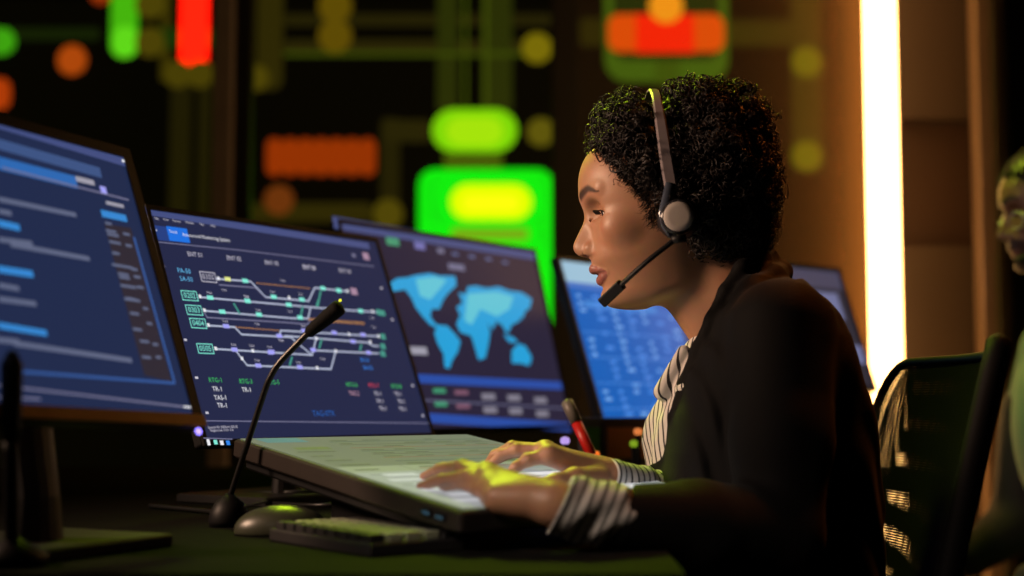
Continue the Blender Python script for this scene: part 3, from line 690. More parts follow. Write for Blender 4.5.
PAL = dict(steel=(66, 78, 128), steel2=(92, 104, 150), steel3=(60, 84, 132), grey=(196, 192, 206), grey2=(158, 156, 170), greyt=(128, 124, 138), navyb=(34, 62, 128), blue=(24, 112, 224),
           blue1=(44, 104, 178), blue2=(50, 86, 150), white=(232, 232, 238), line=(112, 112, 142), cyan=(96, 176, 226), cyanb=(52, 134, 208), teal=(128, 232, 214), tealD=(64, 150, 134),
           track=(172, 180, 204), amber=(196, 138, 74), yellow=(226, 232, 140), lilac=(160, 160, 242), lilacD=(112, 112, 176), pinkD=(166, 134, 158), sky=(48, 132, 232), sky2=(24, 92, 176), green=(62, 190, 98),
           greenD=(66, 150, 112), red=(210, 64, 84), pink=(206, 158, 176), pinkT=(128, 88, 108), map=(38, 160, 216), mapL=(96, 196, 214), bluebar=(44, 78, 164), panel=(44, 40, 52), txt=(94, 102, 130))

def monitor(S, label, ops, bg, bg2=None, bez=.010, bezmat=None, thick=.016, group=None, led=None, stand=True, neck=(.05, .5), extra=None, warm=None):
    o = np.array(S['o']); r = np.array(S['r']); u = np.array(S['u']); n = np.cross(r, u); w, h = S['w'], S['h']
    back = -n; c = o + r * w / 2 + u * h / 2
    fwd = np.array([back[0], back[1], 0]); fwd /= np.linalg.norm(fwd)
    basec = o + r * w * neck[1] + fwd * .10; basec[2] = DESK_Z
    root = empty('monitor', basec, label, 'monitor', group)
    bm = bezmat or m_plas
    hb = MB().box(c + back * (thick / 2 + .0015), [r, u, n], (w / 2, h / 2, thick / 2), .004)
    hb.box(c + back * (thick + .012), [r, u, n], (w * .30, h * .30, .014), .012)
    hb.build('housing', bm, root)
    f = MB()
    for (cc, hh) in ((o + r * w / 2 + u * (h - bez / 2), (w / 2, bez / 2)), (o + r * w / 2 + u * bez / 2, (w / 2, bez / 2)), (o + r * bez / 2 + u * h / 2, (bez / 2, h / 2 - bez)), (o + r * (w - bez / 2) + u * h / 2, (bez / 2, h / 2 - bez))):
        f.box(cc, [r, u, n], (hh[0], hh[1], .0018), 0)
    f.build('bezel', bm, root)
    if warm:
        MB().box(o + r * w / 2 + u * bez * .5 + n * .003, [r, u, n], (w / 2, bez * .48, .0012), 0).build('reflection_strip', warm, root)  # added strip, its colour imitates warm light reflected on the lower bezel
    pnl = MB().box(c + back * .0006, [r, u, n], (w / 2 - bez, h / 2 - bez, .0008)).build('screen_panel', bg, root)
    sg = Screen(S)
    if ops is not None: sg.run(ops, PAL)
    if extra: extra(sg)
    if sg.mb.n: sg.mb.build('screen_graphics', sg.cols, pnl)
    if stand:
        top = o + r * w * neck[1] + u * h * .45 + back * (thick + .02)
        nb = MB(); foot = basec + fwd * -.02
        nb.tube([top, top + fwd * .02 + np.array([0, 0, -.08]), foot + np.array([0, 0, .05]), foot + np.array([0, 0, .012])], [.022, .024, .024, .028], 16, flat=.55, up=fwd)
        nk = nb.build('stand_neck', m_plas2, root)
        rr = np.array([-fwd[1], fwd[0], 0])
        MB().box(basec + np.array([0, 0, .006]), [rr, fwd, [0, 0, 1]], (.11, .085, .006), .004).build('stand_base', m_plas2, root)
    if led:
        MB().lathe(o + r * led[0] + u * led[1] + n * .002, n, [(.0035, 0), (.0035, .002), (.001, .003)], 12).build('power_light', em('led', led[2], 3.0), root)
    return root
bgmat = lambda name, c: mat(name, (.004, .004, .005), .30, emit=lin(c), es=1.0, spec=.06)
m_bez1 = mat('brown_black_bezel', (.016, .009, .006), .45, noise=.15, nscale=30)
def ex1(s):
    for k, (t, a, b, c) in enumerate(((.217, .02, .26, 'txt'), (.19, .02, .29, 'cyanb'), (.171, .02, .29, 'txt'), (.16, .02, .22, 'txt'), (.142, .02, .28, 'cyanb'), (.125, .02, .27, 'txt'), (.112, .02, .25, 'txt'), (.086, .02, .27, 'cyanb'), (.072, .02, .29, 'txt'))):
        s.line([(a, t), (b, t)], .005, PAL[c])
    s.line([(.012, .302), (.3185, .302)], .016, PAL['steel']); s.line([(.012, .276), (.32, .276)], .012, PAL['steel3']); s.line([(.012, .2546), (.315, .2546)], .014, PAL['blue1'])
    s.line([(.012, .017), (.3, .019)], .002, PAL['line'])
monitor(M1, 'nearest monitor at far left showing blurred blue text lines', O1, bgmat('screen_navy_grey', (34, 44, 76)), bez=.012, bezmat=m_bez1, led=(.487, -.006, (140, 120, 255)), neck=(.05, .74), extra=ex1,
        warm=mat('painted_amber_reflection', (.90, .36, .05), .4, noise=.2, nscale=30))  # warm reflected light put into the strip's base colour
monitor(M2, 'monitor with rail signalling diagram behind the gooseneck microphone', O2, bgmat('screen_indigo', (38, 42, 72)), bez=.007)
monitor(M3, 'monitor showing a light blue world map', O3, bgmat('screen_plum', (44, 38, 58)), bez=.008)
def ex4(s):
    rng = random.Random(4); w, h = s.w, s.h
    s.rect(.008, h - .05, w - .008, h - .008, (150, 190, 214)); s.rect(.008, h - .062, w - .008, h - .05, (52, 110, 190))
    s.rect(.05, h - .10, .30, h - .085, (40, 128, 208)); s.rect(w - .16, .012, w - .008, h - .062, (20, 46, 92))
    for c in range(7):
        x = .03 + c * .052
        for q in range(17):
            y = h - .075 - q * .0145
            if rng.random() < .75: s.rect(x, y - .005, x + rng.uniform(.012, .026), y + .001, (66, 140, 226) if c % 2 else (110, 170, 232))
    for q in range(5): s.rect(.015, .03 + q * .05, .38, .032 + q * .05, (60, 128, 210))
    s.rect(w - .20, h * .38, w - .165, h * .48, (150, 200, 220))
monitor(M4, 'monitor filled with a bright blue table, behind the woman\'s chin', None, bgmat('screen_bright_blue', (4, 94, 184)), bez=.008, extra=ex4)
# a fifth monitor beyond the woman's back
a5 = at(742, 396, 2.62); r5 = np.array([.72, .694, 0]); u5 = np.array([-.22, .228, .949]); u5 /= np.linalg.norm(u5); r5 /= np.linalg.norm(r5); u5 = u5 - r5 * (u5 @ r5); u5 /= np.linalg.norm(u5)
def ex5(s):
    w, h = s.w, s.h
    s.rect(.01, h - .05, w - .01, h - .01, (72, 68, 88)); s.rect(.10, h - .13, .20, h - .07, (84, 82, 112)); s.rect(.3, h - .12, .42, h - .06, (112, 114, 150))
    s.rect(.05, .10, .35, .13, (78, 74, 90)); s.rect(.36, .06, .46, .10, (110, 112, 150)); s.rect(.05, .03, .30, .05, (80, 84, 110))
monitor(dict(o=a5 + np.array([0, 0, .01]), r=r5, u=u5, w=.46, h=.275), 'monitor with faint grey-blue windows seen beyond the woman\'s back', None, bgmat('screen_dusk', (52, 46, 54)), bez=.01, extra=ex5, stand=True)
# ------------------------------------------------------------------ touch display she types on
S = SL; so = np.array(S['o']); sr = np.array(S['r']); su = np.array(S['u']); su = su / np.linalg.norm(su); sn = np.cross(sr, su)
bc = so + sr * S['w'] / 2 + su * S['h'] / 2
tab = empty('touch_display', (bc[0], bc[1], DESK_Z), 'thick sloping touch display lit pale under the woman\'s hands', 'touch screen')
tm = MB().box(bc - sn * .011, [sr, su, sn], (S['w'] / 2, S['h'] / 2, .0105), .005)
tm.build('housing', mat('warm_grey_casing', (.030, .023, .020), .45, .3, noise=.15, nscale=60), tab)
# slimmer dark belly under the casing, and the feet that carry it
bl = MB().box(bc - sn * .027 + su * .02, [sr, su, sn], (S['w'] / 2 - .012, S['h'] / 2 - .03, .007), .005); bl.build('underside', m_plas, tab)
ft = MB(); e2 = so + su * S['h'] * .86
zt_ = lambda t: (so + su * t)[2] - .03
for t in (.30,):
    p0 = so + su * t + sr * .17; zz = p0[2] - .032
    ft.box((p0[0], p0[1], (DESK_Z + zz) / 2), [sr, np.cross([0, 0, 1], sr), [0, 0, 1]], (.10, .05, (zz - DESK_Z) / 2), .006)
ft.build('stand_wedge', m_plas, tab)
m_page = mat('lit_page', (.02, .02, .02), .45, emit=lin((112, 117, 98)), es=1.0, spec=.05)
tp = MB().box(bc + sn * .0002, [sr, su, sn], (S['w'] / 2 - .006, S['h'] / 2 - .006, .0004)).build('screen_panel', m_page, tab)
sg = Screen(S, .0012)
W, H = S['w'], S['h']
sg.rect(.008, .008, W - .008, .20, (146, 147, 150)); sg.rect(.008, .20, W - .008, .235, (132, 135, 124)); sg.rect(.07, .02, W - .04, .17, (226, 224, 224)); 
sg.rect(.02, .405, .075, .437, (72, 116, 126)); sg.rect(.03, .352, .075, .366, (88, 98, 60))
rg = random.Random(3)
for k in range(16):
    t = .40 - k * .0235
    sg.rect(.10, t, W - .02, t + .0035, ((52, 72, 70), (72, 74, 56), (118, 76, 60))[k % 3] if t > .19 else (126, 134, 140))
    for q in range(5):
        a = .105 + q * .045
        if rg.random() < .6: sg.rect(a, t + .008, a + rg.uniform(.012, .034), t + .0125, (66, 70, 54) if t > .2 else (120, 122, 126))
for k in range(10):
    t = .33 - k * .03; sg.rect(.018, t, .018 + rg.uniform(.02, .05), t + .005, (62, 66, 50) if t > .2 else (120, 122, 126))
sg.rect(.085, .02, .0865, .42, (96, 102, 84))
for k in range(6): sg.rect(.02 + (k % 2) * .012, .03 + k * .028, .06 + (k % 2) * .012, .045 + k * .028, (184, 184, 188))
sg.mb.build('screen_graphics', sg.cols, tp)
for t in (.030, .052):    # two ports in the edge facing us
    c = so + su * t - sn * .011 - sr * .0006
    pt = MB().box(c, [su, sn, sr], (.0085, .0042, .0012), .001).build('port', m_plas, tab)
    MB().box(c - sn * .0005 - sr * .0010, [su, sn, sr], (.0062, .0012, .0006)).build('port_tongue', mat('blue_port_tongue', (.05, .16, .30), .4), pt)

# ------------------------------------------------------------------ gooseneck microphone
mb0 = at(229, 517, 1.60); mb0[2] = DESK_Z
mic = empty('gooseneck_microphone', mb0, 'thin black gooseneck microphone standing in front of the signalling monitor', 'microphone')
MB().lathe(mb0, (0, 0, 1), [(.021, 0), (.0225, .006), (.021, .016), (.016, .026), (.008, .032), (.004, .036)], 32).build('base', m_plas, mic, True)
st = curve([mb0 + np.array([0, 0, .03]), at(240, 466, 1.597), at(252, 430, 1.592), at(264, 393, 1.587), at(270, 378, 1.584), at(281, 361, 1.58), at(310, 331, 1.57)], 10)
MB().tube(st, np.linspace(.0034, .0036, len(st)), 12).build('neck', mat('black_gloss_metal', (.010, .009, .009), .3, .2), mic, True)
h0, h1 = at(307, 334, 1.57), at(341, 306, 1.555); dd = h1 - h0
MB().tube([h0, h0 + dd * .06, h0 + dd * .3, h0 + dd * .62, h0 + dd * .9, h0 + dd * .97, h1], [.0040, .0062, .0076, .0088, .0092, .0086, .0050], 18).build('microphone_head', mat('matte_black_foam', (.006, .006, .006), .8, noise=.3, nscale=300, bump=.3, spec=.1), mic, True)
MB().lathe(h1 - dd * .035 + np.array([0, 0, .0070]), dd, [(.0012, -.001), (.0016, .001), (.0008, .002)], 10).build('indicator', em('mic_led', (220, 220, 30), 1.5), mic)
# second, very near gooseneck at the left edge
nb = at(10, 620, 1.22); nb[2] = DESK_Z
nm = empty('gooseneck_microphone', nb, 'out of focus black microphone stem at the left edge before the nearest monitor', 'microphone')
MB().lathe(nb, (0, 0, 1), [(.030, 0), (.030, .01), (.012, .02), (.005, .025)], 24).build('base', m_plas, nm, True)
t1_ = at(12, 352, 1.16)
MB().tube(curve([nb + np.array([0, 0, .02]), at(11, 520, 1.2), at(11, 440, 1.18)], 8), .006, 12).build('neck', m_plas, nm, True)
MB().tube([at(11, 442, 1.18), at(11, 425, 1.18), at(12, 365, 1.165), t1_], [.006, .0085, .009, .004], 14).build('microphone_head', m_plas, nm, True)

# ------------------------------------------------------------------ things lying on the desk
m_grn = mat('pale_plastic', (.30, .33, .22), .35, noise=.1, nscale=30)
mc = at(282, 524, 1.50); mc[2] = DESK_Z
mouse = empty('computer_mouse', mc, 'rounded grey computer mouse lying beside the microphone base', 'mouse')
v = Vol(mc + [-.07, -.06, -.01], mc + [.07, .06, .06], .0018)
v.ell(mc + [0, 0, .004], (.050, .030, .027), k=0); v.plane(mc + [0, 0, .0005], (0, 0, -1), .001)
V, Q = v.mesh(); link('shell', relax(V, Q, 3), Q, mat('grey_mouse_plastic', (.05, .055, .035), .35), mouse, True)
MB().tube([mc + [-.040, 0, .0285], mc + [-.015, 0, .0345]], .0016, 8).build('scroll_wheel', m_plas, mouse)
# keyboard: sloping tray with individual keys
kb = at(392, 560, 1.36); kb[2] = DESK_Z
kx = np.array([.80, .60, 0]); ky = np.array([-.60, .80, 0])
keyb = empty('keyboard', kb, 'low dark keyboard tucked under the near edge of the touch display', 'keyboard')
kc = kb + np.array([-.03, .03, 0])
MB().box(kc + [0, 0, .006], [kx, ky, [0, 0, 1]], (.052, .097, .006), .003).build('case', m_plas2, keyb)
for i in range(5):
    k = MB()
    for j in range(9):
        p = kc + kx * (-.040 + i * .020) + ky * (-.0812 + j * .0203) + np.array([0, 0, .0155])
        k.box(p, [kx, ky, [0, 0, 1]], (.0082, .0085, .0040), .002)
    k.build('key_row', m_grn if i in (1, 2, 3) else m_plas2, keyb)
# objects under the far monitors: pens in a cup, boxes, status lights
pc = at(604, 462, 2.12); pc[2] = DESK_Z
def holder(c, r, h, label, m):
    e = empty('pen_cup', c, label, 'cup')
    MB().lathe(c, (0, 0, 1), [(r * .96, 0), (r, .004), (r, h), (r * .9, h), (r * .88, .01)], 28).build('cup', m, e, True); return e
def pen(a, b, r, label, cols, name='pen', cat='pen', group=None):
    a = np.array(a); b = np.array(b); e = empty(name, a, label, cat, group)
    MB().tube([a, a + (b - a) * .03, a + (b - a) * .6, a + (b - a) * .601], [r * .5, r, r, r * .9], 12).build('barrel', cols[0], e, True)
    MB().tube([a + (b - a) * .6, a + (b - a) * .97, b], [r * 1.15, r * 1.15, r * .5], 12).build('cap', cols[1], e, True)
m_white = mat('white_plastic', (.62, .60, .58), .4); m_red = mat('red_plastic', (.62, .02, .015), .35)
pen(at(592, 456, 1.95), at(566, 400, 1.97), .0075, 'red marker with grey cap leaning behind the far hand', (m_red, mat('grey_cap', (.20, .18, .16), .4)), 'marker', 'marker')
for (x, y, Y, c, lb) in ((565, 441, 2.0, (180, 150, 225), 'small lilac status light beyond the far hand'), (595, 455, 2.05, (255, 120, 40), 'small orange status light beside the red marker'), (638, 432, 2.2, (214, 120, 60), 'small amber status light before the blue table monitor'), (634, 444, 2.2, (120, 150, 30), 'small olive status light before the blue table monitor')):
    p = at(x, y, Y); b = np.array([p[0], p[1], DESK_Z]); e = empty('status_light', b, lb, 'light')
    MB().lathe(b, (0, 0, 1), [(.012, 0), (.012, .006), (.004, .010), (.004, p[2] - DESK_Z - .004)], 16).build('stem', m_plas, e)
    MB().lathe(p, (0, 0, 1), [(.002, -.006), (.006, -.003), (.0068, 0), (.006, .004), (.002, .006)], 16).build('lens', em('lamp_%d_%d_%d' % c, c, 1.1), e, True)
def carton(c, half, label, body, lab, rot=0.0, up=.3):
    e = empty('carton', c, label, 'box'); ax = np.array([[math.cos(rot), math.sin(rot), 0], [-math.sin(rot), math.cos(rot), 0], [0, 0, 1]])
    MB().box(np.array(c) + [0, 0, half[2]], ax, half, .003).build('body', body, e)
    MB().box(np.array(c) + [0, 0, half[2] * (1 + up)] - ax[1] * (half[1] + .0004), ax, (half[0] * .86, .0006, half[2] * .46)).build('sticker', lab, e)
    MB().box(np.array(c) + [0, 0, half[2] * 2 + .001], ax, (half[0] * 1.01, half[1] * 1.01, .0014), 0).build('lid', body, e)
b1 = at(628, 460, 2.38); b1[2] = DESK_Z
m_or = mat('orange_label', (.85, .26, .04), .5); m_kr = mat('brown_card', (.16, .09, .05), .7, noise=.2, nscale=30)
carton(b1 + [.005, 0, 0], (.048, .035, .054), 'small brown carton with an orange label under the blue table monitor', m_kr, m_or)
carton(b1 + [-.062, .01, 0], (.018, .03, .054), 'narrow pale carton with a green label left of the brown one', mat('pale_card', (.22, .21, .17), .6), mat('green_label', (.12, .42, .06), .5))
# cables in the dark under the signalling monitor
m_cab = mat('black_cable', (.012, .012, .012), .35); 
for k, (P, lb) in enumerate((([at(215, 500, 1.95), at(262, 512, 1.9), at(330, 505, 1.82), at(400, 498, 1.9), at(440, 470, 2.1)], 'black cable curving along the desk under the signalling monitor'),
            ([at(190, 470, 2.1), at(290, 492, 1.98), at(372, 480, 2.04), at(430, 478, 2.1)], 'thin black cable looping behind the touch display'),
            ([at(150, 505, 1.85), at(196, 520, 1.78), at(236, 530, 1.72), at(310, 524, 1.70)], 'black cable leading from the left towards the microphone base'))):
    P = [np.array([p[0], p[1], max(DESK_Z + .004, min(p[2], DESK_Z + .02))]) for p in P]; P[0][2] = P[-1][2] = DESK_Z + .004
    tag(MB().tube(curve(P, 12), .0032, 10).build('cable', m_cab, None, True), lb, 'cable')

# ------------------------------------------------------------------ heads (shared builder)
def skin_mat(name, base):
    m = bpy.data.materials.new(name); m.use_nodes = True; nt = m.node_tree; b = nt.nodes['Principled BSDF']
    a = nt.nodes.new('ShaderNodeAttribute'); a.attribute_name = 'tint'
    n = nt.nodes.new('ShaderNodeTexNoise'); n.inputs['Scale'].default_value = 90; tc = nt.nodes.new('ShaderNodeTexCoord'); nt.links.new(tc.outputs['Object'], n.inputs['Vector'])
    mx = nt.nodes.new('ShaderNodeMix'); mx.data_type = 'RGBA'; mx.blend_type = 'MULTIPLY'; mx.inputs['Factor'].default_value = .18
    nt.links.new(a.outputs['Color'], mx.inputs['A']); nt.links.new(n.outputs['Color'], mx.inputs['B']); nt.links.new(mx.outputs['Result'], b.inputs['Base Color'])
    bp = nt.nodes.new('ShaderNodeBump'); bp.inputs['Strength'].default_value = .12; bp.inputs['Distance'].default_value = .001
    n2 = nt.nodes.new('ShaderNodeTexNoise'); n2.inputs['Scale'].default_value = 420; nt.links.new(tc.outputs['Object'], n2.inputs['Vector'])
    nt.links.new(n2.outputs['Fac'], bp.inputs['Height']); nt.links.new(bp.outputs['Normal'], b.inputs['Normal'])
    b.inputs['Roughness'].default_value = .48; b.inputs['Subsurface Weight'].default_value = .12; b.inputs['Subsurface Radius'].default_value = (.010, .004, .002); b.inputs['Subsurface Scale'].default_value = .5
    return m
EU, EW = 79.0, 16.5          # eyeball centre
class Head:
    """frame of a head: u forward, v to the person's left, w up, origin between the ears; mm"""
    def __init__(s, org, pitch, yaw=0.0):
        s.o = np.array(org, float); a = math.radians(pitch); y = math.radians(yaw)
        f = np.array([-math.cos(y), math.sin(y), 0]); s.v = np.array([-math.sin(y), -math.cos(y), 0])
        up = np.array([0, 0, 1.]); s.u = f * math.cos(a) - up * math.sin(a); s.w = f * math.sin(a) + up * math.cos(a)
        s.ax = np.array([s.u, s.v, s.w])
    def P(s, u, v, w): return s.o + (s.u * u + s.v * v + s.w * w) * .001
    def loc(s, X, Y, Z):
        x, y, z = X - s.o[0], Y - s.o[1], Z - s.o[2]
        return [(x * a[0] + y * a[1] + z * a[2]) * 1000 for a in s.ax]
def smooth_interp(x, xs, ys):
    """monotone-ish cubic through points, xs ascending"""
    xs = np.array(xs, float); ys = np.array(ys, float); m = np.gradient(ys, xs)
    x = np.clip(x, xs[0], xs[-1]); i = np.clip(np.searchsorted(xs, x) - 1, 0, len(xs) - 2)
    h = xs[i + 1] - xs[i]; t = (x - xs[i]) / h
    return (2 * t ** 3 - 3 * t ** 2 + 1) * ys[i] + (t ** 3 - 2 * t ** 2 + t) * h * m[i] + (-2 * t ** 3 + 3 * t ** 2) * ys[i + 1] + (t ** 3 - t ** 2) * h * m[i + 1]
# side profile of the face without and with the nose: (w, u)
PB = [(-103, 62), (-98.5, 78), (-94, 89), (-88.5, 97), (-80.5, 101.5), (-75, 100.5), (-70.3, 98), (-62.5, 98.5), (-52, 101), (-45, 104), (-38, 107), (-30, 107), (-20, 105), (-5, 103), (8, 102), (23, 103.5), (32, 106), (41.5, 107.3), (52, 108), (62.5, 107), (76.7, 102), (88, 94), (98, 84)]
NO = [(-40, 0), (-34, .5), (-31, 3), (-28.5, 9), (-26, 11.5), (-20.5, 15.2), (-15.4, 16.2), (-7.6, 14.4), (0, 11.5), (6.8, 8.6), (15, 4.2), (23, .8), (30, 0)]
def head_field(H, vol, fat=1.0, nose=1.0):
    """adds skull, face, jaw, nose, lips, lids and ears to the volume"""
    mm = .001
    vol.ell(H.P(8, 0, 43), (99 * mm, 75 * mm, 84 * mm), H.ax, k=0)
    sl, X, Y, Z = vol.sub(H.o - .16, H.o + .16)
    u, v, w = H.loc(X, Y, Z)
    pb = smooth_interp(w, [p[0] for p in PB], [p[1] for p in PB]); uc = 18.0
    wd = smooth_interp(w, [-104, -97, -87, -70, -50, -25, 0, 20, 40, 65, 95], [22, 31, 40, 48, 55, 62.5, 67, 68, 67, 64, 54]) * fat
    n = smooth_interp(w, [-105, -80, -40, 0, 40, 90], [2.0, 2.0, 2.15, 2.25, 2.35, 2.2])
    ru = np.where(u > uc, pb - uc, 60.0)
    g = (np.abs((u - uc) / ru) ** n + np.abs(v / wd) ** n) ** (1 / n)
    # sharp nose ridge with rounded sides, widening towards the wings
    nh = smooth_interp(w, [p[0] for p in NO], [p[1] for p in NO]) * nose
    sg = smooth_interp(w, [-35, -28, -20, -8, 5, 20], [13.0, 13.5, 12.0, 9.5, 8.2, 10])
    d = (g - 1) * np.minimum(ru, wd) * .85
    d = d - nh * np.exp(-np.abs(v / sg) ** 2.3) * (u > uc) * .85
    # underside of the jaw: rises from the chin towards the ear
    jaw = -(w + 99.5 - np.clip(50 - u, 0, 200) * .36 - np.abs(v) * .10) * .90
    top = (w - 94)
    k = 9.0
    def smax(a, b, k): h = np.clip(.5 - .5 * (b - a) / k, 0, 1); return b * (1 - h) + a * h + k * h * (1 - h)
    d = smax(smax(d, jaw, k), top, 10)
    d = smax(d, -(u + 35), 10)
    vol.uni(sl, d * mm, 14 * mm)
    for s in (1, -1):
        # brow ridge, cheek, socket, lids
        vol.cap(H.P(100.5, 8 * s, 41), H.P(88, 42 * s, 43), 7 * mm, 6 * mm, 9 * mm)
        vol.ell(H.P(68, 44 * s, -4), (24 * mm, 16 * mm, 18 * mm), H.ax, k=14 * mm)
        vol.ell(H.P(103, 30 * s, 19), (16 * mm, 18 * mm, 12.5 * mm), H.ax, k=8 * mm, cut=True)
        vol.ell(H.P(EU, 31 * s, EW), (13.4 * mm, 14.5 * mm, 13.0 * mm), H.ax, k=3 * mm)
        # wing of the nose and nostril
        vol.ell(H.P(105.5, 11 * s, -21.0), (8.6 * mm, 5.2 * mm, 6.2 * mm), H.ax, k=3.5 * mm)
        vol.ell(H.P(111, 6.0 * s, -27.5), (5.4 * mm, 2.8 * mm, 4.2 * mm), H.ax, k=1.5 * mm, cut=True)
        # ear: shell with a hollow
        vol.ell(H.P(-2, 73 * s, 4), (17 * mm, 6 * mm, 29 * mm), H.ax, k=4 * mm)
        vol.ell(H.P(1, 80 * s, 6), (10 * mm, 5 * mm, 19 * mm), H.ax, k=3 * mm, cut=True)
    # lips: two full rolls meeting at the mouth line, drawn back at the corners
    up = [(91.5, 25, -50.8), (98.5, 15, -48), (105.0, 5, -45.3), (105.2, 0, -46.2)]
    lo = [(90.5, 24, -53), (95.5, 14, -57), (98.2, 5, -59.5), (98.4, 0, -59.8)]
    for L, rr in ((up, (2.2, 4.4, 5.6, 5.4)), (lo, (2.2, 4.6, 5.6, 5.8))):
        for s in (1, -1):
            vol.chain([H.P(a, b * s, c) for a, b, c in L], [r * mm for r in rr], 2.2 * mm)
    for s in (1, -1):
        vol.cap(H.P(110, 0, -52.4), H.P(100.5, 18 * s, -52.0), 1.0 * mm, .8 * mm, 1.6 * mm, cut=True)
        vol.cap(H.P(100.5, 18 * s, -52), H.P(93.5, 26 * s, -52.2), .8 * mm, .7 * mm, 1.6 * mm, cut=True)
def eye_cut(H, vol, open_lo, open_hi):
    """almond opening between the lids"""
    mm = .001
    for s in (1, -1):
        c = H.P(EU, 31 * s, EW)
        sl, X, Y, Z = vol.sub(c - .022, c + .022); u, v, w = H.loc(X, Y, Z)
        du, dv, dw = u - EU, v - 31 * s, w - EW; r = np.sqrt(du ** 2 + dv ** 2 + dw ** 2)
        az = np.degrees(np.arctan2(dv * s, du)); el = np.degrees(np.arctan2(dw, np.sqrt(du ** 2 + dv ** 2)))
        wgt = np.clip(1 - ((az - 8) / 52) ** 2, 0, 1); mid = (open_lo + open_hi) / 2; hf = (open_hi - open_lo) / 2
        a = (np.abs(el - mid) - hf * wgt) * .21; rad = 11.6 - r
        vol.cut(sl, np.maximum(a, rad) * mm, .3 * mm)
def skin_tint(H, V, base, lip, browc):
    u, v, w = [(V - H.o) @ a * 1000 for a in H.ax]
    T = np.tile(np.array(base), (len(V), 1)); near = u > 60
    def blend(T, mask, c): return T * (1 - mask[:, None]) + np.array(c) * mask[:, None]
    cheek = np.exp(-(((w + 6) / 22) ** 2 + ((np.abs(v) - 42) / 18) ** 2)) * near; T = blend(T, cheek * .30, (base[0] * 1.05, base[1] * .82, base[2] * .8))
    a = np.abs(v); corner = np.clip(1 - (a / 25) ** 2, 0, 1)
    up = (w < -43.5 + 3.0 * corner ** .5 - 7 * (1 - corner)) & (w > -52.2); lo = (w <= -52.2) & (w > -53.5 - 12.0 * corner ** .6)
    lipm = ((up | lo) & (a < 25.5) & (u > 84)).astype(float); T = blend(T, lipm * .85, lip)
    arch = 39.5 + 5.5 * np.clip((a - 10) / 24, 0, 1) - 6.5 * np.clip((a - 34) / 14, 0, 1) ** 1.4
    thick = np.interp(a, [8, 14, 30, 44, 50], [4.6, 6.2, 5.2, 3.0, .5]); b = np.clip(1.25 - np.abs(w - arch) / thick, 0, 1) * (a > 7) * (a < 50) * (u > 60); T = blend(T, np.clip(b * 1.4, 0, 1) * .92, browc)
    lid = np.clip(1 - np.sqrt((u - EU) ** 2 + (a - 31) ** 2 + (w - EW) ** 2) / 17, 0, 1) > .02
    T = blend(T, lid * .28, (base[0] * .45, base[1] * .38, base[2] * .4))
    return T
def face_extras(H, parent, lo, hi, gaze=-20):
    mw = mat('eye_white', (.62, .58, .55), .15); mi_ = mat('dark_brown_iris', (.03, .014, .008), .1)
    for s in (1, -1):
        c = H.P(EU, 31 * s, EW); g = math.radians(gaze); ax = H.u * math.cos(g) + H.w * math.sin(g); r = .0122; P = []; m = MB()
        for k in range(25):
            t = math.pi * k / 24; P.append((r * math.sin(t) + 1e-5, -r * math.cos(t)))
        m.lathe(c, ax, P, 28); e = m.build('eyeball', [mw, mi_], parent, True)
        nf = len(e.data.polygons); e.data.polygons.foreach_set('material_index', np.array([1 if (i // 28 >= 20 and i < 24 * 28) or i == nf - 1 else 0 for i in range(nf)], dtype=np.int32))
    for s in (1, -1):
        la = MB()
        for q in range(26):
            az = math.radians(-34 + 88 * q / 25); wg = max(0, 1 - ((math.degrees(az) - 8) / 52) ** 2)
            el = math.radians((lo + hi) / 2 + (hi - lo) / 2 * wg + 1); c = np.array([EU, 31 * s, EW])
            d = np.array([math.cos(el) * math.cos(az), s * math.cos(el) * math.sin(az), math.sin(el)])
            p0 = c + d * 13.9; out = np.array([d[0] * 1.0, d[1] * 1.0, -.25]); L = 8.0
            pts = [H.P(*(p0 + out * L * t + np.array([0, 0, 2.6 * t * t]))) for t in (0, .35, .7, 1)]
            la.tube(pts, [.00050, .00042, .0003, .0001], 4)
        la.build('eyelashes', mat('black_lash', (.008, .006, .005), .6), parent)

# ------------------------------------------------------------------ the woman
WY = 1.66
PI_ = 7
E0 = at(678, 220, WY)
H = Head(E0, PI_)
woman = empty('person', (at(790, 560, WY)[0], WY, 0.0), 'woman with curly dark hair, headset and black jacket typing at the sloping touch display', 'person')
SK = (.43, .22, .125); LIP = (.28, .085, .075); BROW = (.022, .012, .009)
vh = Vol(H.o + [-.15, -.105, -.175], H.o + [.15, .105, .16], .00155)
head_field(H, vh)
# neck and throat, running down into the chest
vh.chain([at(712, 246, WY), at(727, 285, WY), at(748, 332, WY)], [.049, .047, .054], .016)
vh.cap(at(682, 276, WY), at(714, 330, WY), .036, .030, .018)
eye_cut(H, vh, -30, 8)
Vh, Qh = vh.mesh(); Vh = relax(Vh, Qh, 2)
Th = skin_tint(H, Vh, SK, LIP, BROW)

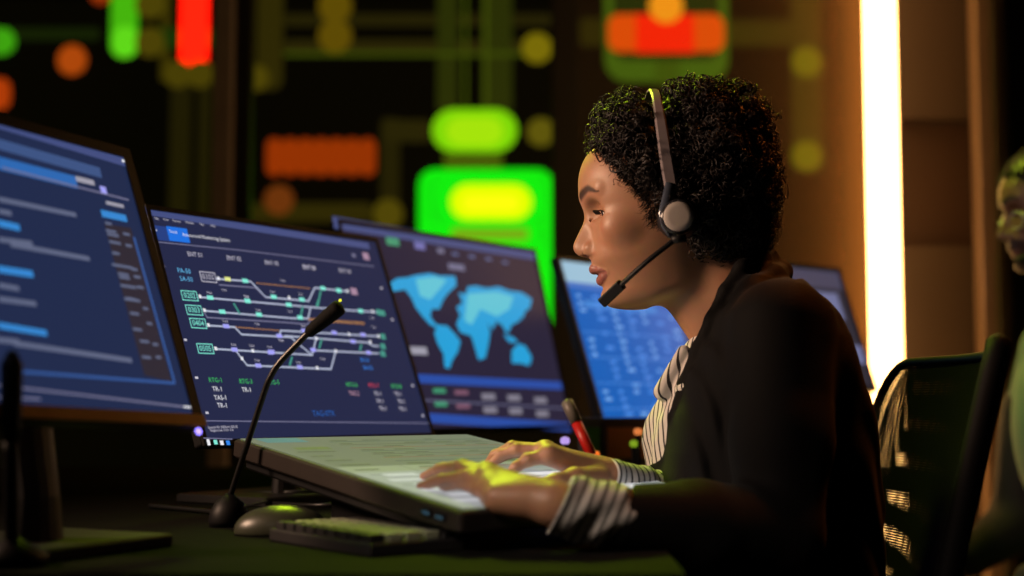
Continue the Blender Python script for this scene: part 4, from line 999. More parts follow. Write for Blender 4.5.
# arms and hands ---------------------------------------------------
def hand(vol, W, E, mcp, fingers, thumb, palm_r=.0115, wr=(.021, .030)):
    """W wrist, E elbow, mcp = knuckles, fingers = joint chains from the knuckle, thumb chain from the wrist side"""
    W = np.array(W); E = np.array(E)
    vol.cap(W + (E - W) * .02, W + (E - W) * .3, wr[0], wr[0] * 1.03, .006); vol.cap(W + (E - W) * .3, E, wr[0] * 1.03, wr[1] * 1.15, .01)
    for i, m in enumerate(mcp): vol.cap(W + (np.mean(mcp, 0) - W) * .06, m, .0150, palm_r, .010)
    for a, b in zip(mcp[:-1], mcp[1:]): vol.cap(a, b, palm_r * .86, palm_r * .86, .006)
    for m, f in zip(mcp, fingers):
        ch = [m] + list(f); r = [.0086, .0070, .0057, .0045]
        vol.chain(ch, r[:len(ch)], .0028)
        vol.ell(ch[1], (.0073, .0073, .0073), k=.002)
    vol.chain(thumb, [.0150, .0118, .0092, .0072][:len(thumb)], .006)
def nail(mb, a, b, up, r):
    """finger nail plate on the last joint a>b"""
    a = np.array(a); b = np.array(b); d = (b - a) / np.linalg.norm(b - a); s = np.cross(d, up); s /= np.linalg.norm(s); n = np.cross(s, d); V = []; N = 6
    for i in range(5):
        t = i / 4
        for j in range(N + 1):
            an = math.radians(-50 + 100 * j / N); wv = r * (.98 - .22 * max(0, abs(t - .45) - .25))
            V.append(b - d * (.0065 - .0105 * t) + s * math.sin(an) * wv * .92 + n * (math.cos(an) * wv * (1.05 - .22 * t * t)))
    Fc = [(i * (N + 1) + j, i * (N + 1) + j + 1, (i + 1) * (N + 1) + j + 1, (i + 1) * (N + 1) + j) for i in range(4) for j in range(N)]
    mb.add(V, Fc)
# near (left) hand: little finger towards us
A = at
nW = A(553, 504, 1.315); nE = A(772, 548, 1.46)
n_mcp = [A(497, 498, 1.318), A(491, 489, 1.336), A(487, 480, 1.354), A(486, 474, 1.374)]
n_f = [[A(478, 489, 1.345), A(462, 484, 1.370), A(443, 487, 1.399)],
       [A(468, 477, 1.362), A(441, 480, 1.388), A(421, 486.5, 1.401)],
       [A(461, 467.5, 1.387), A(439, 469.5, 1.428), A(424, 476.5, 1.454)],
       [A(463, 466.5, 1.408), A(444, 468, 1.45), A(431, 473, 1.478)]]
n_th = [A(540, 497, 1.335), A(516, 492, 1.372), A(500, 489, 1.395), A(483, 488, 1.41)]
vn = Vol(np.array([-.15, 1.25, .72]), np.array([.32, 1.52, .90]), .0016)
hand(vn, nW, nE, n_mcp, n_f, n_th, .0118, (.0205, .030))
vn.ell((np.mean(n_mcp, 0) + nW) / 2 + np.array([0, 0, -.004]), (.034, .026, .019), k=.010)
Vn, Qn = vn.mesh(); Vn = relax(Vn, Qn, 2)
# far (right) hand: thumb towards us
fW = A(610, 478, 1.545); fE = A(735, 515, 1.72)
f_mcp = [A(549, 455, 1.512), A(545, 451, 1.535), A(545, 451, 1.56), A(548, 454, 1.582)]
f_f = [[A(528, 460, 1.51), A(516, 467, 1.508), A(508, 475, 1.507)],
       [A(517, 449.5, 1.54), A(501, 455, 1.545), A(488, 467.5, 1.55)],
       [A(512, 447.5, 1.567), A(495, 455, 1.58), A(486, 465.5, 1.59)],
       [A(518, 451, 1.592), A(503, 456, 1.605), A(494, 463, 1.612)]]
f_th = [A(597, 480, 1.525), A(575, 479, 1.497), A(557, 482.5, 1.482), A(541, 484.5, 1.474)]
vf = Vol(np.array([-.08, 1.43, .76]), np.array([.34, 1.80, .93]), .0016)
hand(vf, fW, fE, f_mcp, f_f, f_th, .0110, (.0185, .028))
Vf, Qf = vf.mesh(); Vf = relax(Vf, Qf, 2)
# body inside the clothes
vb = Vol(np.array([.02, 1.36, .42]), np.array([.52, 1.90, 1.10]), .006)
nS = A(778, 318, 1.52); fS = A(772, 318, 1.80)
vb.ell(A(770, 430, WY), (.085, .135, .16), k=.02); vb.ell(A(775, 600, WY), (.08, .125, .15), k=.04); vb.cap(A(748, 325, WY), A(760, 350, WY), .05, .06, .02)
vb.chain([nS, A(775, 530, 1.47), nE], [.036, .032, .028], .02); vb.chain([fS, A(765, 500, 1.74), fE], [.036, .032, .028], .02)
Vb, Qb = vb.mesh()
V, Q = join([(Vh, Qh), (Vn, Qn), (Vf, Qf), (Vb, Qb)])
flat = np.tile(np.array(SK), (len(V) - len(Vh), 1))
# reddish finger tips and knuckles
tips = [f[-1] for f in n_f + f_f] + [n_th[-1], f_th[-1]]; rest = V[len(Vh):]
mk_ = np.zeros(len(rest))
for t in tips: mk_ = np.maximum(mk_, np.exp(-((np.linalg.norm(rest - t, axis=1)) / .010) ** 2))
flat = flat * (1 - .4 * mk_[:, None]) + np.array([.45, .17, .13]) * .4 * mk_[:, None]
m_skin = skin_mat('woman_skin', SK)
link('body', V, Q, m_skin, woman, True, attrs={'tint': np.concatenate([Th, flat])})
for f in n_f + f_f + [f_th]:
    nl = MB(); nail(nl, f[-2], f[-1], np.array([0, 0 if f is not f_th else -.35, 1.]), .0047 if f is not f_th else .0070)
    nl.build('fingernail', mat('finger_nail', (.50, .27, .20), .25), woman, True)
face_extras(H, woman, -30, 8, -16)

# ------------------------------------------------------------------ clothes
def sec_field(vol, table, k, ycen=WY, nexp=2.4, wob=None):
    """body of elliptical sections: rows of (py, front px, back px, half width)"""
    rows_ = sorted([(A(f, py, ycen)[2], A(f, py, ycen)[0], A(b, py, ycen)[0], hw) for (py, f, b, hw) in table])
    zs = [r[0] for r in rows_]; sl, X, Y, Z = vol.all()
    xf = np.interp(Z, zs, [r[1] for r in rows_]); xb = np.interp(Z, zs, [r[2] for r in rows_]); hw = np.interp(Z, zs, [r[3] for r in rows_])
    xc = (xf + xb) / 2; a = (xb - xf) / 2
    g = (np.abs((X - xc) / a) ** nexp + np.abs((Y - ycen) / hw) ** nexp) ** (1 / nexp)
    d = (g - 1) * np.minimum(a, hw) * .9
    d = np.maximum(d, np.maximum(Z - zs[-1], zs[0] - Z))
    if wob is not None: d = d + wob(X, Y, Z)
    vol.uni(sl, d, k)
wr1 = lambda X, Y, Z: .0016 * np.sin(60 * Z + 25 * Y + 9 * np.sin(30 * X)) + .0012 * np.sin(95 * X - 40 * Z + 22 * Y)
vj = Vol(np.array([.06, 1.28, .44]), np.array([.56, 1.94, 1.13]), .003)
vj.chain([A(782, 330, 1.525), A(782, 440, 1.485), A(776, 535, 1.462)], [.056, .050, .046], .02)
vj.chain([A(776, 535, 1.462), A(696, 528, 1.41), A(612, 520, 1.352)], [.048, .046, .033], .012)
vj.chain([A(776, 325, 1.795), A(765, 500, 1.75), A(735, 515, 1.72)], [.055, .045, .040], .02)
vj.cap(A(735, 515, 1.72), A(640, 487, 1.59), .040, .031, .012)
ndir = nW - nE; ndir /= np.linalg.norm(ndir); fdir = fW - fE; fdir /= np.linalg.norm(fdir)
# sleeve ends
sl, X, Y, Z = vj.sub((.06, 1.28, .70), (.16, 1.46, .90)); c = A(613, 526, 1.355); nn = np.array([-.89, .1, .46]); nn /= np.linalg.norm(nn)
vj.cut(sl, -((X - c[0]) * nn[0] + (Y - c[1]) * nn[1] + (Z - c[2]) * nn[2]), .001)
sl, X, Y, Z = vj.sub((.06, 1.50, .70), (.20, 1.68, .90)); c = A(655, 490, 1.61)
vj.cut(sl, -((X - c[0]) * fdir[0] + (Y - c[1]) * fdir[1] + (Z - c[2]) * fdir[2]), .001)
sec_field(vj, [(284, 726, 795, .085), (300, 715, 813, .125), (318, 706, 827, .15), (340, 697, 838, .162), (375, 678, 850, .162), (410, 667, 860, .162), (450, 657, 866, .160), (500, 652, 870, .158), (576, 650, 872, .155), (690, 652, 892, .165), (760, 652, 892, .17)], .012, nexp=3.0, wob=wr1)
# collar and lapels standing around the neck
for s in (1, -1):
    pts = [A(769, 257, WY), A(762, 259, WY - s * .045), A(742, 268, WY - s * .068), A(726, 292, WY - s * .074), A(713, 320, WY - s * .072), A(700, 350, WY - s * .066), A(688, 385, WY - s * .058), A(678, 420, WY - s * .05), A(670, 470, WY - s * .04)]
    vj.chain(pts, [.010, .010, .009, .0085, .009, .010, .011, .012, .012], .006)
    pts = [A(781, 272, WY), A(774, 276, WY - s * .06), A(752, 290, WY - s * .088), A(738, 312, WY - s * .094)]
    vj.chain(pts, [.012, .012, .011, .009], .010)
# hollow for the neck
vj.cap(A(700, 235, WY), A(742, 318, WY), .050, .052, .003, cut=True)
V, Q = vj.mesh(); V = relax(V, Q, 3)
m_jack = mat('black_wool', (.0020, .0014, .0013), .75, noise=.3, nscale=400, bump=.25, sheen=.035, spec=.12)
link('jacket', V, Q, m_jack, woman, True)
# striped shirt: torso and two cuffs in one mesh
def stripe_mat():
    m = bpy.data.materials.new('striped_jersey'); m.use_nodes = True; nt = m.node_tree; b = nt.nodes['Principled BSDF']
    a = nt.nodes.new('ShaderNodeAttribute'); a.attribute_name = 'stripe'
    f = nt.nodes.new('ShaderNodeMath'); f.operation = 'FRACT'; nt.links.new(a.outputs['Fac'], f.inputs[0])
    r = nt.nodes.new('ShaderNodeValToRGB'); e = r.color_ramp.elements; e[0].position = .0; e[0].color = (.62, .58, .54, 1); e[1].position = .67; e[1].color = (.62, .58, .54, 1)
    for p, c in ((.71, (.012, .010, .012, 1)), (.95, (.012, .010, .012, 1)), (.99, (.62, .58, .54, 1))): x = e.new(p); x.color = c
    nt.links.new(f.outputs[0], r.inputs[0]); nt.links.new(r.outputs[0], b.inputs['Base Color']); b.inputs['Roughness'].default_value = .85
    n = nt.nodes.new('ShaderNodeTexNoise'); n.inputs['Scale'].default_value = 700; bp = nt.nodes.new('ShaderNodeBump'); bp.inputs['Strength'].default_value = .3; bp.inputs['Distance'].default_value = .001
    nt.links.new(n.outputs['Fac'], bp.inputs['Height']); nt.links.new(bp.outputs['Normal'], b.inputs['Normal']); return m
vt = Vol(np.array([.10, 1.50, .74]), np.array([.36, 1.82, 1.02]), .0022)
sec_field(vt, [(317, 712, 770, .045), (330, 700, 775, .055), (345, 688, 780, .068), (360, 678, 785, .08), (380, 666, 790, .095), (388, 663, 790, .10), (396, 660, 790, .085), (420, 649, 790, .09), (440, 645, 790, .09), (465, 647, 790, .09), (520, 650, 790, .09)], 0, nexp=2.2,
          wob=lambda X, Y, Z: .0022 * np.sin(150 * Y + 40 * Z + 60 * X) + .0018 * np.sin(70 * Z + 60 * Y))
vt.cap(A(684, 352, WY - .03), A(662, 392, WY - .035), .008, .010, .004); vt.cap(A(684, 352, WY + .03), A(662, 392, WY + .035), .008, .010, .004)
vt.cap(A(700, 235, WY), A(735, 312, WY), .048, .046, .003, cut=True)
Vt, Qt = vt.mesh(); Vt = relax(Vt, Qt, 3)
st_t = (Vt[:, 0] + .35 * Vt[:, 2]) / .0145 + 1.3 * np.abs(Vt[:, 1] - WY) / .0145
def cuff(W, E, n, a, b, r0, r1, c, per, ph, wob=.0010):
    """striped cuff from W+a to W+b along the forearm, its open end cut square to n"""
    lo = np.minimum(W + (E - W) * a, W + (E - W) * b) - .055; hi = np.maximum(W + (E - W) * a, W + (E - W) * b) + .055
    v = Vol(lo, hi, .0013); v.cap(W + (E - W) * a, W + (E - W) * b, r0, r1, 0)
    sl, X, Y, Z = v.all(); n = n / np.linalg.norm(n); q = ((X - c[0]) * n[0] + (Y - c[1]) * n[1] + (Z - c[2]) * n[2])
    v.D += (wob * np.sin(260 * q + 60 * Y + 40 * Z) + wob * 1.6 * np.clip(-q / .05, 0, 1) * np.sin(170 * Z + 120 * q)).astype(np.float32)
    ax_ = (E - W) / np.linalg.norm(E - W); ce = W + ax_ * ((c - n * .012 - W) @ ax_)
    v.cap(W - (E - W) * .2, ce, r0 * .87, r0 * .87, .001, cut=True)
    v.cut(sl, -q, .0015)
    V, Q = v.mesh(); V = relax(V, Q, 2); return V, Q, ((V - c) @ n) / per + ph
nc = A(557, 509, 1.322); V1, Q1, s1 = cuff(nW, nE, np.array([-.857, 0, .42]), -.03, .23, .0275, .032, nc, .0098, 2.2)
fc = A(603, 478, 1.54); V2, Q2, s2 = cuff(fW, fE, fdir + np.array([-.15, 0, .05]), -.03, .36, .0205, .025, fc, .0098, 2.2, .0006)
m_str = stripe_mat()
link('striped_shirt', Vt, Qt, m_str, woman, True, attrs={'stripe': st_t})
link('shirt_cuff', V1, Q1, m_str, woman, True, attrs={'stripe': s1}); link('shirt_cuff', V2, Q2, m_str, woman, True, attrs={'stripe': s2})
# trousers and shoes, under the desk
vl = Vol(np.array([-.22, 1.40, .0]), np.array([.56, 1.92, .62]), .008)
vl.ell((.34, WY, .56), (.12, .16, .09), k=.02)
for s in (1, -1):
    vl.chain([(.34, WY + .085 * s, .555), (-.02, WY + .10 * s, .545), (.03, WY + .11 * s, .12)], [.085, .062, .044], .03)
V, Q = vl.mesh(); link('trousers', relax(V, Q, 2), Q, mat('black_trousers', (.010, .009, .010), .8, noise=.2, nscale=200), woman, True)
for s in (1, -1):
    v = Vol(np.array([-.24, WY + .11 * s - .07, 0.0]), np.array([.12, WY + .11 * s + .07, .16]), .005)
    v.cap((.04, WY + .11 * s, .05), (-.14, WY + .115 * s, .035), .040, .034, .01); v.cap((.03, WY + .11 * s, .06), (.03, WY + .11 * s, .12), .036, .034, .01); v.plane((0, 0, .008), (0, 0, -1))
    V, Q = v.mesh(); link('shoe', relax(V, Q, 2), Q, m_plas, woman, True)

# ------------------------------------------------------------------ curly hair
BANDC = lambda t: None
def hair_volume():
    v = Vol(H.o + [-.14, -.125, -.085], H.o + [.16, .125, .185], .0028)
    ax = EYE3
    v.ell(A(706, 168, WY), (.070, .089, .083), k=0)
    v.ell(A(735, 190, WY), (.041, .074, .066), k=.02); v.ell(A(728, 125, WY), (.038, .062, .040), k=.02)
    v.ell(A(640, 134, WY), (.040, .076, .042), k=.012); v.ell(A(616, 132, WY), (.019, .052, .030), k=.012); v.ell(A(692, 118, WY), (.044, .064, .037), k=.015)
    v.ell(A(645, 172, WY), (.036, .087, .050), k=.012); v.ell(A(622, 150, WY), (.024, .074, .026), k=.010); v.ell(A(668, 205, WY), (.024, .090, .034), k=.01); v.ell(A(694, 210, WY), (.030, .088, .040), k=.012)
    v.ell(A(733, 232, WY), (.034, .062, .030), k=.02); v.ell(A(708, 236, WY), (.035, .074, .026), k=.015)
    # keep the face clear
    sl, X, Y, Z = v.all(); c = A(591, 240, WY); r = 64 * WY / FPX
    v.cut(sl, np.sqrt((X - c[0]) ** 2 + (Z - c[2]) ** 2 + 0 * Y) - r, .006)
    c = A(572, 172, WY); v.cut(sl, np.sqrt((X - c[0]) ** 2 + (Z - c[2]) ** 2 + 0 * Y) - 31 * WY / FPX, .006)
    c = A(655, 262, WY); v.cut(sl, np.sqrt((X - c[0]) ** 2 + (Z - c[2]) ** 2 + 0 * Y) - 30 * WY / FPX, .006)
    # the headband presses a groove
    for i in range(len(BAND) - 1): v.cap(BAND[i], BAND[i + 1], .010, .010, .010, cut=True)
    n = .0030 * (np.sin(230 * X + 60 * np.sin(9 * Z)) * np.sin(240 * Z + 1) + np.sin(210 * Y) * np.sin(190 * X + 170 * Z)); v.D += n.astype(np.float32)
    return v
def bandpt(t, out=0.0):
    """point on the headband arc; t in degrees from the left ear (90) over the top (0) to the right (-90)"""
    a = math.radians(t); top = A(651, 93, WY); ear = A(664, 208, WY); k = math.cos(a) ** .62 if abs(t) < 90 else 0.0
    p = ear + (top - ear) * k; p[0] = ear[0] + (top[0] - ear[0]) * min(1, k * 1.0 + .9 * k * (1 - k)); p[1] = WY - (.094 + out) * math.sin(a); p[2] += out * math.cos(a); return p
BAND = [bandpt(t, -.004) for t in np.linspace(-90, 90, 40)]
hv = hair_volume(); HV, HQ = hv.mesh(); HV = relax(HV, HQ, 2); HN = vnormals(HV, HQ)
rng = np.random.default_rng(7)
def curls(HV, HN, count, keep, Lr=(.012, .026), Rr=(.0024, .0044), tr=.00085, seed=1):
    rng = np.random.default_rng(seed); seg = 4; M = 30
    idx = rng.choice(len(HV), size=count * 3, replace=True); idx = idx[keep(HV[idx])][:count]; n = len(idx)
    N = HN[idx]; P0 = HV[idx] - N * .004; g = rng.normal(size=(n, 3)); g -= N * (g * N).sum(1)[:, None]; g /= np.linalg.norm(g, axis=1)[:, None]
    down = np.array([0, 0, -1.]); axd = g * .9 + N * rng.uniform(.15, .65, (n, 1)) + down * .35; axd /= np.linalg.norm(axd, axis=1)[:, None]
    a = np.cross(axd, N + 1e-3); a /= np.linalg.norm(a, axis=1)[:, None]; b = np.cross(axd, a)
    L = rng.uniform(*Lr, n); R = rng.uniform(*Rr, n); turns = rng.uniform(1.6, 3.2, n) * rng.choice([-1, 1], n); ph = rng.uniform(0, 6.28, n)
    t = np.linspace(0, 1, M)
    ang = ph[:, None] + 2 * np.pi * turns[:, None] * t; rr = R[:, None] * (.75 + .5 * t)
    bend = N[:, None, :] * (.006 * np.sin(np.pi * t))[None, :, None]
    C = P0[:, None] + axd[:, None] * (L[:, None] * t)[:, :, None] + bend + a[:, None] * (rr * np.cos(ang))[:, :, None] + b[:, None] * (rr * np.sin(ang))[:, :, None]
    T = np.gradient(C, axis=1); T /= np.linalg.norm(T, axis=2)[:, :, None]
    s1 = np.cross(T, axd[:, None, :]); s1 /= np.linalg.norm(s1, axis=2)[:, :, None] + 1e-9; s2 = np.cross(T, s1)
    rad = tr * (1 - .6 * t ** 2)[None, :, None]
    V = np.stack([C + rad * (math.cos(k * math.pi / 2) * s1 + math.sin(k * math.pi / 2) * s2) for k in range(seg)], 2)   # n, M, seg, 3
    base = (np.arange(n) * M * seg)[:, None, None]; i = np.arange(M - 1)[None, :, None] * seg; k = np.arange(seg)[None, None, :]; k2 = (k + 1) % seg
    Q = np.stack([base + i + k, base + i + k2, base + i + seg + k2, base + i + seg + k], -1).reshape(-1, 4)
    return V.reshape(-1, 3), Q
fcx, fcz = A(591, 241, WY)[0], A(591, 241, WY)[2]; Bn = np.array(BAND)
def keep(P):
    d = np.sqrt(((P[:, None] - Bn[None, ::2]) ** 2).sum(2)).min(1); r = np.hypot(P[:, 0] - fcx, P[:, 2] - fcz)
    return (d > .021) & (r > 68 * WY / FPX) & ~((P[:, 2] < H.o[2] - .05) & (P[:, 0] < H.o[0] + .01))
cV, cQ = curls(HV, HN, 4600, keep, tr=.00072); dV, dQ = curls(HV, HN, 900, keep, (.012, .024), (.0042, .0068), .0013, 11)
m_hair = mat('black_brown_hair', (.011, .0065, .005), .48, noise=.4, nscale=120, spec=.35)
V, Q = join([(HV, HQ), (cV, cQ), (dV, dQ)])
link('hair', V, Q, m_hair, woman, True)
# short wisps along the hairline
hl = curve([A(593, 148, WY - .035), A(606, 160, WY - .055), A(622, 178, WY - .068), A(640, 200, WY - .074), A(650, 228, WY - .077)], 30)
wm = MB()
for p in hl:
    for q in range(7):
        d = np.array([-rng.uniform(.1, 1), -rng.uniform(.0, .3), -rng.uniform(.2, 1)]) * rng.uniform(.004, .011); p0 = p + rng.normal(size=3) * .0028 + np.array([.006, 0, .004])
        wm.tube([p0, p0 + d * .6 + rng.normal(size=3) * .001, p0 + d + rng.normal(size=3) * .0014], [.0004, .0003, .0001], 3)
wm.build('hairline_wisps', m_hair, woman)

# ------------------------------------------------------------------ headset
hs = empty('headset', A(678, 217, 1.55), 'black single-boom headset with grey ear disc worn by the woman', 'headset')
m_band = mat('satin_grey_plastic', (.30, .25, .26), .36, noise=.08, nscale=60)
b = MB(); Pn = []; T_ = np.linspace(-89.7, 89.7, 60)
for t in T_:
    p = bandpt(t, .001); q = bandpt(t + .5 if t < 89 else t - .5, .001); tg = (q - p) * (1 if t < 89 else -1); tg /= np.linalg.norm(tg) + 1e-9
    fa = np.array([1., 0, .0]); fa -= tg * (fa @ tg); fa /= np.linalg.norm(fa); on = np.cross(tg, fa); on *= 1 if on @ (p - A(664, 190, WY)) > 0 else -1
    w = .0052 + .0022 * (abs(math.sin(math.radians(t))) ** 6) ; th = .0016
    Pn.append([p + fa * w - on * th, p + fa * w + on * th * .3, p + fa * w * .7 + on * th, p - fa * w * .7 + on * th, p - fa * w + on * th * .3, p - fa * w - on * th])
V = [v for r in Pn for v in r]; n = 6
b.add(V, [(i * n + k, i * n + (k + 1) % n, (i + 1) * n + (k + 1) % n, (i + 1) * n + k) for i in range(59) for k in range(n)] + [tuple(range(n)), tuple(range(59 * n, 60 * n))])
b.build('headband', m_band, hs, False)
for s in (1, -1):
    yk = WY - s * .094; c = A(678, 217, 1.56) if s == 1 else A(678, 217, WY) + np.array([0, .098, 0]); ax = np.array([-.10 , -s, .02])
    if s == 1: c = A(678.5, 217, 1.552)
    MB().lathe(c, ax, [(.016, -.030), (.022, -.024), (.0235, -.016), (.021, -.006), (.0195, -.003)], 36).build('ear_cushion', mat('black_leatherette', (.010, .010, .012), .4), hs, True)
    MB().lathe(c, ax, [(.0195, -.004), (.0200, 0), (.0185, .003), (.0168, .0035)], 40).build('ear_ring', mat('gloss_black_ring', (.02, .02, .024), .18), hs, True)
    MB().lathe(c, ax, [(.0166, .001), (.0166, .004), (.0155, .0052), (.010, .0056), (.002, .0058)], 40).build('ear_disc', mat('grey_satin_disc', (.42, .38, .35), .5, noise=.06, nscale=300), hs, True)
# yoke joining band and cup
MB().tube([bandpt(88.5, .002), A(664, 214, 1.556), A(666, 226, 1.556), A(672, 236, 1.556)], [.006, .0065, .005, .004], 12, flat=.5, up=(0, 1, 0)).build('yoke', mat('blue_grey_gloss', (.07, .085, .12), .15), hs, True)
j0 = A(676, 238, 1.552)
MB().tube([A(672, 240, 1.549), A(686, 238, 1.549)], .0045, 12).build('boom_joint', m_plas, hs, True)
bm = [j0, A(668, 245, 1.548), A(650, 259, 1.548), A(634, 273, 1.556), A(620, 286, 1.570)]
MB().tube(curve(bm, 8), .0036, 14, flat=.8).build('boom', m_plas, hs, True)
p0, p1 = A(622, 284, 1.569), A(602, 303, 1.590); d = (p1 - p0) / np.linalg.norm(p1 - p0); sd = np.cross(d, [0, 1., 0]); sd /= np.linalg.norm(sd)
MB().box((p0 + p1) / 2, [sd, np.cross(d, sd), d], (.0062, .0045, np.linalg.norm(p1 - p0) / 2), .0022).build('boom_microphone', m_plas, hs)

# ------------------------------------------------------------------ office chair with woven mesh back
ch = empty('office_chair', (.36, 1.68, 0), 'black office chair with see-through mesh back behind the woman', 'chair')
ZB, ZT = .53, .968
def bk(a, b, off=0.0):
    """point of the backrest: a 0 near edge .. 1 far edge, b 0 bottom .. 1 top"""
    z = ZB + (ZT - ZB) * b; y = 1.455 + .455 * a; x = .503 - (ZT - z) * .255 + .030 * math.sin(math.pi * a) - .004 - .016 * a * a
    # rounded far corner, raised near corner
    z += .010 * math.exp(-(a / .07) ** 2) * b
    cut = max(0, a - .78) / .22; z -= .07 * cut ** 2.2 * b
    return np.array([x + off, y, z])
def rim(t):
    pass
fr = MB(); side = [bk(0, b) for b in np.linspace(0, 1, 14)]; top = [bk(a, 1) for a in np.linspace(.02, .98, 30)]; far = [bk(1, b) for b in np.linspace(1, 0, 14)]; bot = [bk(a, 0) for a in np.linspace(.98, .02, 16)]
loop = np.array(side + top + far + bot + side[:1]); rad = [.014] * 14 + list(np.interp(np.linspace(.02, .98, 30), [0, .06, .2, 1], [.014, .009, .0055, .0055])) + [.009] * 14 + [.010] * 16 + [.014]
fr.tube(loop, rad, 12, up=(1, 0, 0)); fr.build('back_frame', mat('matte_black_frame', (.007, .006, .006), .65, noise=.2, nscale=60, spec=.15), ch, True)
m_mesh = mat('black_brown_mesh', (.009, .0055, .0035), .9, noise=.2, nscale=300, spec=.05)
def weave(off, n1, n2, wdt):
    V = []; Fc = []; n = 0
    def ribbon(pts, side_):
        nonlocal n
        P = np.array(pts); k = len(P); s = side_ * wdt / 2
        V.extend(P - s); V.extend(P + s); Fc.extend([(n + i, n + i + 1, n + k + i + 1, n + k + i) for i in range(k - 1)]); n += 2 * k
    for j in range(n1): ribbon([bk(a, (j + .5) / n1, off) for a in np.linspace(.01, .99, 26)], np.array([.25, 0, 1.]))
    for i in range(n2): ribbon([bk((i + .5) / n2, b, off + .0004) for b in np.linspace(.01, .99, 12)], np.array([0, 1., 0]))
    return V, Fc
V, Fc = weave(0, 150, 150, .0024); link('mesh_back', V, Fc, m_mesh, ch)
V, Fc = weave(.013, 138, 141, .0022); link('mesh_lining', V, Fc, m_mesh, ch)
sm = MB()
for b in np.linspace(.05, .97, 44):
    p = bk(.085, b, -.003); sm.box(p, EYE3, (.0010, .0017, .0026))
sm.build('stitching', mat('grey_thread', (.42, .36, .30), .7), ch)
sv = Vol(np.array([.06, 1.40, .38]), np.array([.56, 1.94, .50]), .006)
sv.ell((.31, 1.68, .435), (.23, .245, .04), k=0); V, Q = sv.mesh(); link('seat', relax(V, Q, 2), Q, mat('black_seat_fabric', (.012, .012, .012), .9), ch, True)
MB().tube(curve([(.34, 1.68, .40), (.46, 1.68, .40), (.515, 1.68, .50), (.50, 1.68, .66)], 8), .022, 12, flat=.6, up=(0, 1, 0)).build('spine', m_plas, ch, True)
MB().lathe((.34, 1.68, .08), (0, 0, 1), [(.03, 0), (.03, .12), (.018, .12), (.018, .33)], 20).build('gas_column', m_metal, ch, True)
for k in range(5):
    a = 2 * math.pi * k / 5 + .3; e = np.array([.34 + .30 * math.cos(a), 1.68 + .30 * math.sin(a), .075])
    MB().tube([(.34, 1.68, .10), e], [.024, .014], 10).build('leg', m_plas, ch, True)
    MB().lathe(e - np.array([math.sin(a) * .012, -math.cos(a) * .012, .047]), (math.sin(a), -math.cos(a), 0), [(.02, 0), (.027, .004), (.027, .020), (.02, .024)], 18).build('caster', m_plas, ch, True)
for y in (1.42, 1.945):
    MB().tube(curve([(.36, y, .42), (.40, y, .52), (.34, y, .63), (.30, y, .645)], 6), .012, 10).build('arm_bracket', m_plas, ch, True)
    wbox((.30, y, .66), (.11, .030, .012), .01).build('armrest', m_plas, ch)

# ------------------------------------------------------------------ second operator at the right edge
Y2 = 2.60
E2 = A(1064, 218, Y2); H2 = Head(E2, 6)
man = empty('person', (E2[0] + .05, Y2, 0), 'blurred person with glasses, headset and teal shirt at the right edge', 'person')
SK2 = (.17, .085, .05)
v2 = Vol(H2.o + [-.15, -.11, -.20], H2.o + [.15, .11, .16], .0026)
head_field(H2, v2, fat=1.05, nose=1.05)
v2.chain([H2.P(-22, 0, -55), H2.P(-30, 0, -100), H2.P(-38, 0, -140)], [.060, .064, .072], .016)
eye_cut(H2, v2, -14, 10)
V, Q = v2.mesh(); V = relax(V, Q, 2); T = skin_tint(H2, V, SK2, (.14, .05, .04), (.02, .012, .01))
u, v, w = [(V - H2.o) @ a * 1000 for a in H2.ax]
beard = ((w < -42 + .25 * np.abs(u - 60)) & (w > -112) & (u > 15) & ~((np.abs(v) < 22) & (w > -70) & (w < -50))).astype(float)[:, None]
T = T * (1 - .8 * beard) + np.array([.02, .013, .01]) * .8 * beard
vb = Vol(np.array([E2[0] - .20, Y2 - .30, .40]), np.array([E2[0] + .30, Y2 + .30, 1.20]), .01)
o2 = H2.P(-38, 0, -145)
vb.cap(o2, o2 + [.01, 0, -.06], .055, .07, .02); vb.ell(o2 + [.02, 0, -.25], (.10, .16, .20), k=.03); vb.ell(o2 + [.04, 0, -.48], (.10, .15, .15), k=.04)
V3, Q3 = vb.mesh()
# hands resting on the thighs
parts = [(V, Q), (V3, Q3)]
hands = []
for s in (1, -1):
    W2 = o2 + [-.22, -s * .17, -.52]; EL = o2 + [.0, -s * .24, -.43]
    vv = Vol(W2 + [-.14, -.07, -.07], W2 + [.26, .10, .13], .003)
    mcp = [W2 + [-.075, -s * (-.03 + .02 * i), -.012] for i in range(4)]
    fg = [[m + [-.032, 0, .002], m + [-.052, 0, -.010], m + [-.064, 0, -.024]] for m in mcp]
    hand(vv, W2, EL, mcp, fg, [W2 + [-.015, s * .02, -.004], W2 + [-.04, s * .045, -.01], W2 + [-.065, s * .052, -.02]], .012, (.022, .03))
    parts.append(vv.mesh())
Vm, Qm = join(parts)
Tm = np.concatenate([T, np.tile(np.array(SK2), (len(Vm) - len(T), 1))])
link('body', Vm, Qm, skin_mat('person_skin', SK2), man, True, attrs={'tint': Tm})
face_extras(H2, man, -14, 10, -4)
vs = Vol(np.array([E2[0] - .26, Y2 - .34, .40]), np.array([E2[0] + .34, Y2 + .34, 1.20]), .006)
vs.ell(o2 + [-.015, 0, -.24], (.13, .19, .22), k=0); vs.ell(o2 + [.04, 0, -.50], (.125, .17, .16), k=.05)
vs.cap(o2 + [.02, -.10, -.07], o2 + [.02, .10, -.07], .058, .058, .03); vs.cap(o2 + [-.01, 0, -.04], o2 + [.0, 0, -.07], .075, .085, .015)
for s in (1, -1): vs.cap(o2 + [-.01, -s * .17, -.10], o2 + [-.035, -s * .235, -.26], .068, .062, .02)
